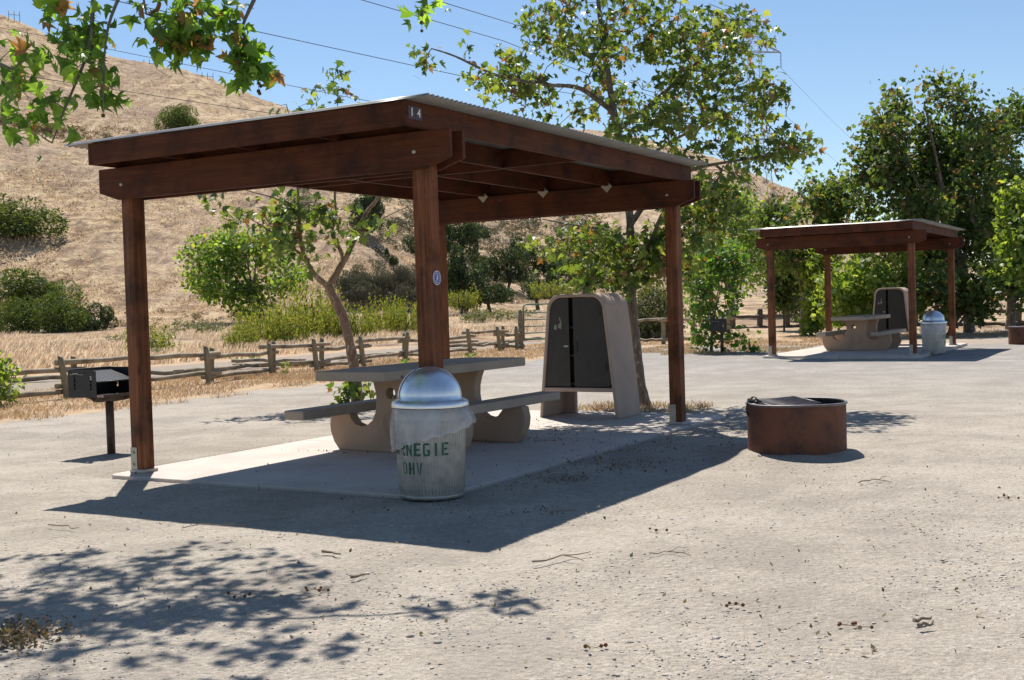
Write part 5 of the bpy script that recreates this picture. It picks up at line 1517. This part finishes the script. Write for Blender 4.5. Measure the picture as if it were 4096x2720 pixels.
# ------------------------------------------------------------------ bushes: lumpy leaf shells on the slopes
def bush_mesh(seed, lobes, n, leaf, shape, flat=0.75, smin=0.22, smax=0.42, spread=0.66):
    rng = np.random.default_rng(seed)
    ells = []
    for k in range(lobes):
        d = rng.normal(size=3); d[2] = abs(d[2]) * 0.9; d /= np.linalg.norm(d)
        r = spread * rng.random() ** (1 / 2.4); s = rng.uniform(smin, smax)
        c = d * r
        ells.append((c[0], c[1], c[2] * 0.95 + 0.08, s, s, s * 0.85))
    P_ = sample_ellipsoids(ells, n, rng, 0.6)
    P_ = P_[P_[:, 2] > 0.0]
    P_[:, :2] /= np.percentile(np.abs(P_[:, :2]), 99.0); P_[:, 2] *= 0.95 / np.percentile(P_[:, 2], 99.5)
    return leafset(P_, leaf, shape, 0.0, rng, 0.2, 0.6)
BM = {}
def get_bush(kind, var):
    key = (kind, var)
    if key not in BM:
        n, leaf, lm, shp, flat = {'dark': (9000, .07, L_DARK, OVAL, .8), 'oak': (8000, .075, L_OAK, OVAL, .8), 'sage': (6500, .075, L_SAGE, OVAL, .8), 'willow': (4200, .075, L_WILLOW, OVAL, 1.0),
                                  'olive': (2600, .07, L_OLIVE, OVAL, .8), 'brown': (1500, .07, L_BROWN, OVAL, .7)}[kind]
        ko = kind == 'oak'
        if kind == 'willow':
            rq_ = np.random.default_rng(40 + var); ns = 150; Pl = []
            for _ in range(ns):
                a = rq_.uniform(0, 2 * PI); r0 = .75 * math.sqrt(rq_.random()); L_ = rq_.uniform(.45, 1.0) * (1.05 - .35 * r0)
                b0 = np.array([r0 * math.cos(a), r0 * math.sin(a), 0]); d = np.array([.35 * r0 * math.cos(a) + rq_.normal() * .16, .35 * r0 * math.sin(a) + rq_.normal() * .16, 1.0]); d /= np.linalg.norm(d)
                t_ = rq_.uniform(.12, 1.0, 30) ** .8
                Pl.append(b0 + d * (t_ * L_)[:, None] + rq_.normal(size=(30, 3)) * .022)
            V_, F_, r_ = leafset(np.concatenate(Pl), .062, shp, -.35, rq_, .2, .4)
        else: V_, F_, r_ = bush_mesh(ord(kind[0]) % 7 + var * 13 + len(kind), 20 if not ko else 15, n, leaf, shp, flat, 0.22 if not ko else .16, 0.42 if not ko else .34, .66 if not ko else .8)
        me = npmesh('foliage', V_, F_, False, r_); me.materials.append(lm)
        ms = MB()
        rq = random.Random(var)
        for k in range(8):
            a = 2 * PI * k / 8; ms.tube([(0, 0, -0.1), (0.2 * math.cos(a), 0.2 * math.sin(a), .25), (0.45 * math.cos(a + .3), 0.45 * math.sin(a + .3), .5)], [.03, .02, .008], 5)
        s0 = bpy.data.meshes.new('stems'); s0.from_pydata(ms.v, [], ms.f); s0.materials.append(B_GREY)
        BM[key] = (me, s0)
    return BM[key]
def bush(name, label, kind, var, x, ybase, wpx, hpx, Y=None, group=None, cat='bush'):
    if Y is None: p = hill_point(x, ybase)
    else: p = atY(x, ybase, Y)
    s = K * p[1] / FPX
    t = thing(name, label, cat, tuple(p), rnd.uniform(0, 6.28), group)
    me, ms = get_bush(kind, var)
    f = link('foliage', me, None, t); g = link('stems', ms, None, t)
    sx = wpx * s * 0.5; sz = hpx * s / 0.95
    t.scale = (sx, sx, sz)
    return t
hs = 'evergreen shrubs on the left hillside'
bush('evergreen_shrub', 'round dark shrub high on the left hill just above the near roof', 'dark', 0, 422, 304, 116, 58, group=hs)
bush('evergreen_shrub', 'wide dark shrub on the left hillside at the photo edge, above the others', 'dark', 1, 40, 545, 215, 88, group=hs)
bush('evergreen_shrub', 'dark mounded shrub left of the left post, second lowest up the slope', 'dark', 2, 72, 700, 205, 78, group=hs)
bush('evergreen_shrub', 'darkest round shrub at the foot of the left hill, middle of the row', 'dark', 3, 146, 766, 140, 92, group=hs)
bush('evergreen_shrub', 'olive-tinged shrub in the foot-of-hill row, left of the darkest one', 'dark', 0, 62, 766, 125, 78, group=hs)
bush('evergreen_shrub', 'dark shrub cut by the left edge at the foot of the hill', 'dark', 1, -15, 765, 110, 62, group=hs)
bush('grey_shrub', 'greyish half-bare shrub closing the foot-of-hill row on the right', 'oak', 4, 220, 762, 95, 62, group=hs)
gs = 'grey sagebrush in the gully under the near roof'
for i, (x, y, wd, h_) in enumerate(((795, 668, 55, 38), (822, 662, 50, 44), (850, 668, 48, 34), (835, 690, 60, 36), (870, 688, 52, 34), (808, 690, 40, 26), (862, 716, 66, 38), (885, 726, 50, 32), (838, 712, 44, 28), (905, 668, 50, 36), (925, 650, 46, 34), (948, 664, 46, 38), (935, 690, 50, 34), (900, 700, 44, 28), (955, 700, 40, 30), (915, 720, 46, 28), (880, 655, 40, 26))):
    d = ['low', 'rounded', 'tufted', 'broad', 'small'][i % 5]
    place = ['nearest the forked trunk', 'at the upper left of the clump', 'in the middle of the top row', 'under the top row', 'centre of the clump', 'by the trunk fork', 'lower middle of the clump', 'lower right of the clump', 'lower left of the clump',
             'right of the top row', 'highest on the right', 'touching the front post from the left', 'right side, second row', 'right of centre', 'low beside the front post', 'bottom right corner of the clump', 'between the two upper groups'][i]
    bush('sagebrush', d + ' grey sagebrush, ' + place, 'sage', i % 4, x, y + 4, wd * 1.3, h_ * 1.25, 92.0 + rnd.uniform(-3, 3), gs)
wb = 'green willow brush behind the rail fence'
for i, (x, y, wd, h_, Y_, pl_) in enumerate(((560, 815, 90, 70, 50, 'left end of the brush row'), (610, 812, 100, 85, 52, 'second from the left in the brush row'), (665, 808, 100, 100, 54, 'left of the forked trunk'), (720, 800, 110, 105, 56, 'directly left of the forked trunk'),
        (775, 800, 100, 100, 57, 'behind the forked trunk'), (830, 795, 90, 90, 58, 'right of the forked trunk'), (885, 785, 80, 80, 60, 'reddish-stemmed, left of the front post'), (930, 778, 90, 85, 62, 'beside the front post'), (350, 842, 95, 70, 44, 'sparse one behind the left post'), (985, 760, 70, 65, 66, 'hidden partly by the front post'), (1075, 722, 80, 55, 90, 'olive one at the far edge of the straw field'))):
    bush('willow_brush', 'yellow-green willow brush, ' + pl_, 'willow', i % 4, x, y, wd * [1.15, 1.5, 1.2, 1.4, 1.1][i % 5], h_ * [1.15, 1.5, 1.25, 1.6, 1.3, 1.0, 1.45][i % 7], Y_ + [0, 3, -2, 5, 1][i % 5], wb)
ok = 'oaks in the valley between the hills'
def oak(label, x, yb, wpx, hpx, var, Y=None, kind='oak', trunk=True):
    p = hill_point(x, yb) if Y is None else atY(x, yb, Y)
    s = K * p[1] / FPX
    t = thing('oak_tree', label, 'tree', tuple(p), rnd.uniform(0, 6), ok)
    me, _ = get_bush(kind, var)
    f = link('crown', me, None, t); sx = wpx * s * .5; hh = hpx * s
    f.scale = (sx, sx, hh * .82); f.location = (0, 0, hh * .2)
    m = MB(); m.tube([(0, 0, -.3), (.1 * sx, 0, hh * .2), (-.05 * sx, 0, hh * .5)], [.05 * sx + .08, .04 * sx + .05, .03], 8)
    for k in range(6):
        a = k * 1.05; m.tube([(.1 * sx, 0, hh * .2), (.35 * sx * math.cos(a), .35 * sx * math.sin(a), hh * .42), (.6 * sx * math.cos(a), .6 * sx * math.sin(a), hh * .6)], [.03 * sx + .03, .02 * sx + .02, .02], 6)
    m.build('trunk', B_GREY, t)
    return t
oak('lone oak on the tan slope seen through the forked sycamore', 852, 556, 125, 110, 0)
oak('tall dark oak right of the front post, upper tree of the dense clump', 1050, 612, 130, 120, 1)
oak('dark oak filling the clump right beside the front post', 1062, 700, 150, 130, 2, 88)
oak('low dark oak at the right end of the clump beside the front post', 1130, 714, 110, 78, 3, 92)
oak('bushy light oak at the lower left of the clump, above the straw field', 1062, 724, 95, 62, 4, 84, 'willow')
oak('flat-topped oak standing alone on the valley slope', 1170, 672, 115, 100, 5)
oak('dark round oak high in the valley, behind the flat-topped one', 1207, 612, 105, 66, 6)
oak('spreading bright oak left of the large sycamore crown', 1268, 656, 140, 90, 7, None)
oak('dark oak above the corner of the near locker', 1240, 706, 120, 78, 2, 95)
oak('light green bush-like oak right behind the farm gate', 1275, 704, 125, 66, 4, 78, 'willow')
oak('small oak on the hillside high beneath the near roof beam', 1085, 562, 90, 60, 3)
oak('grey-green oak at the left of the clump, cut by the front post', 990, 612, 95, 95, 5)
oak('dark oak behind the leaves of the large sycamore', 1345, 684, 120, 95, 6, 100)
oak('dark oak between the tall oak and the alone-standing one', 1112, 640, 85, 70, 7)
oak('small conical shrub-like oak on the tan spur', 907, 622, 26, 34, 1)
oak('tiny upright oak left of the conical one on the tan spur', 892, 605, 18, 32, 0)

# ------------------------------------------------------------------ stuff: grass, scrub, gravel, litter
def scatter_tris(P_, sizes, lean, width, rng, wind=(0.25, 0, 0)):
    n = len(P_)
    a = rng.uniform(0, 2 * PI, n)
    side = np.stack([np.cos(a), np.sin(a), np.zeros(n)], -1) * (width * sizes)[:, None]
    tip = np.stack([rng.normal(size=n) * lean, rng.normal(size=n) * lean, np.ones(n)], -1) * sizes[:, None] + np.array(wind) * sizes[:, None]
    mid_ = tip * 0.55 - np.array(wind) * 0.2 * sizes[:, None]
    V_ = np.stack([P_ - side, P_ + side, P_ + mid_ + side * .6, P_ + tip], 1).reshape(-1, 3)
    F_ = np.arange(n * 4).reshape(n, 4)
    return V_, F_, rng.random(n)
rng = np.random.default_rng(77)
# verge grass along the rail fence, in the site frame
def verge(n, x0, x1, y0, y1, thr=-0.1, seed=0):
    X = rng.uniform(x0, x1, n); Y = y0 + (y1 - y0) * rng.random(n) ** 1.3
    W = np.array([site(a, b) for a, b in zip(X, Y)])
    keep = np.array([noise.noise(Vector((p[0] * .9, p[1] * .9, seed))) > thr for p in W])
    return np.column_stack([W[keep], np.zeros(keep.sum()) - .01])
P_ = np.concatenate([verge(30000, -15.6, -10.4, -4, 14, -.25, 1), verge(26000, -15.8, -10.6, 12, 34, -.3, 2), verge(7000, -10.6, -9.6, -2, 24, .12, 3)])
V_, F_, r_ = scatter_tris(P_, rng.uniform(.03, .10, len(P_)), .7, .10, rng)
props(link('dry_verge_grass', npmesh('dry_verge_grass', V_, F_, False, r_), L_VERGE), 'short golden dry grass along both sides of the rail fence', 'grass', kind='stuff')
P_ = np.concatenate([verge(16000, -9.5, -4.2, 23.5, 34, -.1, 5), verge(9000, -4, 6, 33, 44, -.05, 6), verge(1200, -2.2, -.4, 6.7, 7.8, -.4, 7), verge(500, .2, 1.0, 4.9, 5.9, .0, 8), verge(1500, -7.4, -5.6, 22.2, 23.6, -.3, 9), verge(260, -5.3, -4.6, 0.8, 1.3, .1, 10)])
V_, F_, r_ = scatter_tris(P_, rng.uniform(.03, .10, len(P_)), .7, .10, rng)
props(link('dry_patch_grass', npmesh('dry_patch_grass', V_, F_, False, r_), L_VERGE), 'patchy golden grass around tree feet and before the far fence', 'grass', kind='stuff')
# tall straw field beyond the road
n = 130000
tt = rng.uniform(-.62, .16, n); Yf = 1 / rng.uniform(1 / 112., 1 / 27., n)
Xf = tt * Yf
lx_ = (Xf - BX) * math.cos(YAW) - (Yf - BY) * math.sin(YAW)
kp = (lx_ < -22.3)
Xf, Yf = Xf[kp], Yf[kp]
dens = np.array([noise.noise(Vector((a * .16, b * .16, 2))) for a, b in zip(Xf, Yf)])
kp = dens > -.22
Xf, Yf = Xf[kp], Yf[kp]
zf = np.where(Yf > 45, hillz(Xf / Yf, Yf), 0)
sz_ = rng.uniform(.12, .38, len(Xf)) * np.where(Yf > 60, 0.9, 1.0)
V_, F_, r_ = scatter_tris(np.column_stack([Xf, Yf, zf - .03]), sz_, .28, .035, rng, (.38, 0, -.05))
props(link('straw_field_grass', npmesh('straw_field_grass', V_, F_, False, r_), L_STRAW), 'tall bleached straw bending in the wind between the road and the hills', 'grass', kind='stuff')
# grass tufts over the dry hillside
n = 90000
tt = rng.uniform(-.5, .15, n); Yh = 1 / rng.uniform(1 / 262., 1 / 88., n)
zz = hillz(tt, Yh) ; kp = (zz > 1.6); tt, Yh, zz = tt[kp], Yh[kp], zz[kp]
V_, F_, r_ = scatter_tris(np.column_stack([tt * Yh, Yh, zz - .05]), rng.uniform(.12, .34, len(tt)) * (Yh / 150) ** .5, .8, .30, rng, (.3, 0, 0))
props(link('hillside_grass_tufts', npmesh('hillside_grass_tufts', V_, F_, False, r_), L_HILLG), 'dry tufted grass covering the hillside', 'grass', kind='stuff')
# low scrub: many small leafy mounds merged
def scrub(name, label, spots, kind, size, rngs):
    Vs, Fs, Rs = [], [], []; c = 0
    base = [bush_mesh(500 + k, 3, 150, .22, OVAL, .8) for k in range(4)]
    for (p, s) in zip(spots, size):
        Vb, Fb, Rb = base[rngs.integers(4)]; a = rngs.uniform(0, 6.28)
        R_ = np.array([[math.cos(a), -math.sin(a), 0], [math.sin(a), math.cos(a), 0], [0, 0, .8]])
        Vs.append(Vb @ R_.T * s + p); Fs.append(Fb + c); Rs.append(Rb); c += len(Vb)
    props(link(name, npmesh(name, np.concatenate(Vs), np.concatenate(Fs), False, np.concatenate(Rs)), kind), label, 'brush', kind='stuff')
sp_ = []; sz_ = []
for _ in range(1100):
    x = rnd.uniform(680, 1420); y = rnd.uniform(380, 705)
    if x < 870 and y > 500 + (x - 680) * .1: continue
    if noise.noise(Vector((x * .014, y * .014, 1))) < -.12: continue
    p = hill_point(x, y)
    if p[1] > 400: continue
    sp_.append(p); sz_.append(rnd.uniform(.6, 1.7) * p[1] / 150)
scrub('grey_hill_scrub', 'low grey scrub dotting the gullies of the middle hill', sp_, L_SAGE, sz_, rng)
sp_ = []; sz_ = []
for (x0, x1, ya, yb, k, s) in ((-20, 230, 285, 320, 60, 1.0), (180, 330, 300, 345, 25, .8), (440, 620, 722, 745, 40, .6), (240, 470, 748, 762, 30, .45), (1120, 1330, 470, 640, 60, 1.0), (1560, 1850, 400, 520, 70, 1.3), (280, 480, 720, 752, 26, .5), (0, 240, 600, 640, 8, .4), (-20, 320, 800, 803, 110, .20), (500, 640, 776, 779, 40, .2)):
    for _ in range(k):
        x = rnd.uniform(x0, x1); y = ya + (yb - ya) * (x - x0) / (x1 - x0) + rnd.uniform(-14, 14) if (x0, ya) == (-20, 285) else rnd.uniform(ya, yb)
        p = hill_point(x, y); sp_.append(p); sz_.append(rnd.uniform(.5, 1.3) * s * (p[1] / 150) ** .7)
scrub('brown_hill_scrub', 'dry brownish brush on terraces and at the foot of the hills', sp_, L_BROWN, sz_, rng)
sp_ = []; sz_ = []
for _ in range(46):
    x, y = rnd.choice([(rnd.uniform(200, 420), rnd.uniform(770, 830)), (rnd.uniform(400, 640), rnd.uniform(752, 772)), (rnd.uniform(1080, 1240), rnd.uniform(728, 745))])
    p = np.array(atY(x, y, 1.5 / max(1e-3, (y - horiz(x)) * K / FPX))) if y > horiz(x) + 60 else hill_point(x, y)
    sp_.append(p); sz_.append(rnd.uniform(.3, .9))
scrub('olive_field_scrub', 'pale olive brush scattered across the straw field', sp_, L_OLIVE, sz_, rng)
# ground weeds
for i, (x, y, s, lb) in enumerate(((657, 862, .18, 'small green weed at the rail fence, left of the forked sycamore'), (1868 - 0, 800, .0, ''), (2105 * 0 + 1800, 782, .0, ''))):
    if s == 0: continue
    p = onground(x, y)
    ptree('green_weed', lb, x, y, p[1], [(p[0], p[1], .16, .10, .10, .14)], 18, 4, .03, .08, OVAL, L_LIGHT, B_GREY, 60 + i, tr=.004, clump=None, cat='plant')
tw_ = thing('green_weed', 'low green weed in the gravel left of the far pad', 'plant', (*site(-2.9, 3.9, (B2[0] - 2.2, B2[1])), 0))
V_, F_, r_ = leafset(np.column_stack([rng.normal(size=60) * .12, rng.normal(size=60) * .12, rng.uniform(.02, .12, 60)]), .14, OVAL, -.3, rng)
link('leaves', npmesh('leaves', V_, F_, False, r_), L_BUSHG, tw_)

for i, (x, y, lb) in enumerate(((546, 838, 'tiny green weed in the dry strip right of the left post'), (588, 832, 'tiny green weed in the dry strip, second right of the left post'), (690, 846, 'small green weed left of the forked sycamore'), (1088, 826, 'small green weed in the dry strip right of the front post'), (938, 842, 'small weed in the dry strip left of the front post'))):
    c = onground(x, y); V_, F_, r_ = leafset(np.column_stack([rng.normal(size=40) * .10, rng.normal(size=40) * .10, rng.uniform(.02, .16, 40)]), .10, OVAL, -.3, rng)
    w_ = thing('green_weed', lb, 'plant', (c[0], c[1], 0)); link('leaves', npmesh('leaves', V_, F_, False, r_), L_BUSHG, w_)

# loose stones on the gravel
def stones(n, ymin, ymax, s0, s1, name, label, seed):
    r_ = np.random.default_rng(seed)
    Y = 1 / r_.uniform(1 / ymax, 1 / ymin, n); X = r_.uniform(-.52, .52, n) * Y
    LX = (X - BX) * math.cos(YAW) - (Y - BY) * math.sin(YAW); LY = (X - BX) * math.sin(YAW) + (Y - BY) * math.cos(YAW)
    inpad = (LX > -SH_W - .2) & (LX < .2) & (LY > -.3) & (LY < SH_L + 1.25)
    k = ~inpad & (LX > -10.2); X, Y = X[k], Y[k]
    k = np.array([noise.noise(Vector((a_ * .9, b_ * .9, seed))) + .35 * noise.noise(Vector((a_ * 4, b_ * 4, seed))) > r_.uniform(-.45, .35) for a_, b_ in zip(X, Y)]); X, Y = X[k], Y[k]; n = len(X)
    s = s0 + (s1 - s0) * r_.random(n) ** 3.5
    oc = np.array([(1, 0, 0), (-1, 0, 0), (0, 1, 0), (0, -1, 0), (0, 0, 1), (0, 0, -1), (.6, .6, .5), (-.6, .5, .55)])
    oc = oc[:6]
    fc = np.array([(0, 2, 4), (2, 1, 4), (1, 3, 4), (3, 0, 4), (2, 0, 5), (1, 2, 5), (3, 1, 5), (0, 3, 5)])
    D_ = r_.normal(size=(n, 6, 3)) * .28
    a = r_.uniform(0, 6.28, n); ca, sa = np.cos(a), np.sin(a)
    B_ = oc[None] + D_
    xx = (B_[..., 0] * ca[:, None] - B_[..., 1] * sa[:, None]) * r_.uniform(.8, 1.6, n)[:, None]; yy = B_[..., 0] * sa[:, None] + B_[..., 1] * ca[:, None]
    zg = np.array([gheight(a_, b_) for a_, b_ in zip(X, Y)])
    V_ = np.stack([xx * s[:, None] + X[:, None], yy * s[:, None] + Y[:, None], B_[..., 2] * s[:, None] * .6 + (zg + s * .25)[:, None]], -1).reshape(-1, 3)
    F_ = (np.arange(n)[:, None, None] * 6 + fc[None]).reshape(-1, 3)
    return V_, F_, np.repeat(r_.random(n), 8)
def stone_mat():
    m, n, b = mat_new('stone_mix'); a = N(n, 'ShaderNodeAttribute', attribute_name='rnd')
    r = ramp(n, a.outputs['Fac'], [(0, (0.20, 0.18, 0.165)), (.25, (0.34, 0.31, 0.275)), (.6, (0.46, 0.42, 0.375)), (.9, (0.58, 0.54, 0.5)), (1, (.68, .66, .62))])
    n.links.new(r.outputs[0], b.inputs['Base Color']); b.inputs['Roughness'].default_value = .85; return m
M_STONE = stone_mat()
V_, F_, r_ = stones(36000, 4.6, 30, .0013, .0085, '', '', 5)
props(link('loose_gravel', npmesh('loose_gravel', V_, F_, False, r_), M_STONE), 'fine loose stones strewn over the gravel lot', 'gravel', kind='stuff')
V_, F_, r_ = stones(130, 4.9, 14, .005, .017, '', '', 6)
props(link('larger_stones', npmesh('larger_stones', V_, F_, True, r_), M_STONE), 'bigger pebbles scattered across the open foreground', 'gravel', kind='stuff')
# leaf litter and fallen bits near the pad
spots = []
for (x0, y0, sx, sy, k) in ((.35, 2.9, .25, 1.2, 260), (-1.0, 3.3, .35, .12, 160), (1.0, 4.3, .5, .5, 160), (.5, .4, .2, .7, 60), (-1.4, 5.0, .8, .35, 180), (.9, 1.9, .3, .3, 60), (-2.3, 1.8, .3, .06, 50), (-1.5, 3.0, .5, .06, 60), (.0, -0.6, .6, .12, 50)):
    for _ in range(k): spots.append(site(rnd.gauss(x0, sx), rnd.gauss(y0, sy)))
for (x, y, sx, sy, k) in ((1310, 1104, .10, .05, 120), (1300, 1100, .22, .10, 90), (1440, 1080, .16, .05, 80), (1480, 1065, .5, .06, 130), (1205, 1178, .25, .06, 60), (1250, 1000, .35, .12, 150), (1310, 992, .2, .05, 50), (1560, 1035, .35, .07, 90), (1100, 1020, .3, .04, 50)):
    c = onground(x, y)
    for _ in range(k): spots.append((rnd.gauss(c[0], sx), rnd.gauss(c[1], sy * 2)))
for _ in range(520):
    Y = 1 / rnd.uniform(1 / 16., 1 / 4.8); spots.append((rnd.uniform(-.5, .5) * Y, Y))
P_ = np.array([(a, b, .009) for a, b in spots])
V_, F_, r_ = leafset(P_, .028, OVAL, 0, rng, .3, 2.5)
props(link('leaf_litter', npmesh('leaf_litter', V_, F_, False, r_), L_BROWN), 'crumbled dry leaves and bark bits on pad and gravel', 'leaf litter', kind='stuff')
# fallen twigs and seed balls in the foreground
tws = [((110, 1215, 180, 1222), 'curved dry twig on the sunlit gravel at the far left'), ((420, 1222, 690, 1200), 'long thin dry twig just below the shelter shadow on the left'), ((1235, 1300, 1360, 1278), 'forked pale twig in the open middle foreground'),
       ((1270, 1190, 1330, 1180), 'short dark stick below the shade edge in the middle'), ((1500, 1283, 1580, 1272), 'thin straight twig right of the forked pale one'), ((1980, 1118, 2045, 1105), 'bent twig in front of the fire ring'),
       ((2108, 1440, 2150, 1430), 'thick dark splinter at lower right, upper of two'), ((2118, 1452, 2152, 1446), 'thick dark splinter at lower right, lower of two'), ((745, 1275, 785, 1282), 'flat wood chip in the middle left foreground'), ((810, 1336, 845, 1328), 'slim wood chip below the flat one')]
for (x0, y0, x1, y1), lb in tws:
    a, b = onground(x0, y0), onground(x1, y1)
    c = (a + b) / 2; m = MB(); L_ = np.linalg.norm(b - a)
    k = 6; th = .0055 if 'thin' not in lb else .0032
    if 'thick' in lb or 'chip' in lb: th = .010
    pts = []
    for i in range(k + 1):
        q = a + (b - a) * i / k - c; pts.append((q[0] + rnd.gauss(0, L_ * .02), q[1] + rnd.gauss(0, L_ * .05), .012 + abs(rnd.gauss(0, .008)) * (0 if 'chip' in lb else 1)))
    m.tube(pts, [th * (1 - .5 * i / k) for i in range(k + 1)], 6)
    if 'fork' in lb or 'bent' in lb: m.tube([pts[3], (pts[3][0] + .08, pts[3][1] - .07, .02), (pts[3][0] + .12, pts[3][1] - .12, .012)], [.004, .003, .002], 5)
    o = m.build('twig', M_TWIG); o.location = (c[0], c[1], 0); props(o, lb, 'twig', 'twigs on the gravel')
sbs = [((1700, 1398), 'string of red-brown seed balls in the middle of the open foreground'), ((1970, 1446), 'string of seed balls left of the dark splinters'), ((1375, 1496), 'string of seed balls near the bottom edge, centre right'), ((735, 1362), 'string of seed balls between the leaf shadows'), ((1518, 1224), 'small bunch of seed balls below the slanting shade edge'),
       ((2330, 1148), 'seed balls near the right edge of the gravel'), ((560, 1376), 'seed balls lying in the leaf shadow at lower left')]
for i, ((x, y), lb) in enumerate(sbs):
    c = onground(x, y); m = MB(); k = 4 + i % 2
    for j in range(k):
        q = ((j - k / 2) * .03 + rnd.gauss(0, .016), rnd.gauss(0, .035), .009); m.sphere(q, .0088 * rnd.uniform(.8, 1.15), 8, 6); m.tube([q, (0, 0, .006)], .0014, 4)
    o = m.build('seed_ball_string', M_SEED); o.location = (c[0], c[1], 0); props(o, lb, 'seed balls', 'seed balls on the gravel')
# a clod of debris in the lower left corner
c = onground(35, 1470)
V_, F_, r_ = leafset(np.column_stack([rng.normal(size=700) * .11, rng.normal(size=700) * .13, np.abs(rng.normal(size=700)) * .028]), .03, OVAL, 0, rng, .3, 1)
o = link('debris_clump', npmesh('debris_clump', V_, F_, False, r_), L_BROWN); o.location = (c[0], c[1], 0); props(o, 'matted clump of dead plant debris at the lower left edge', 'debris', kind='stuff')
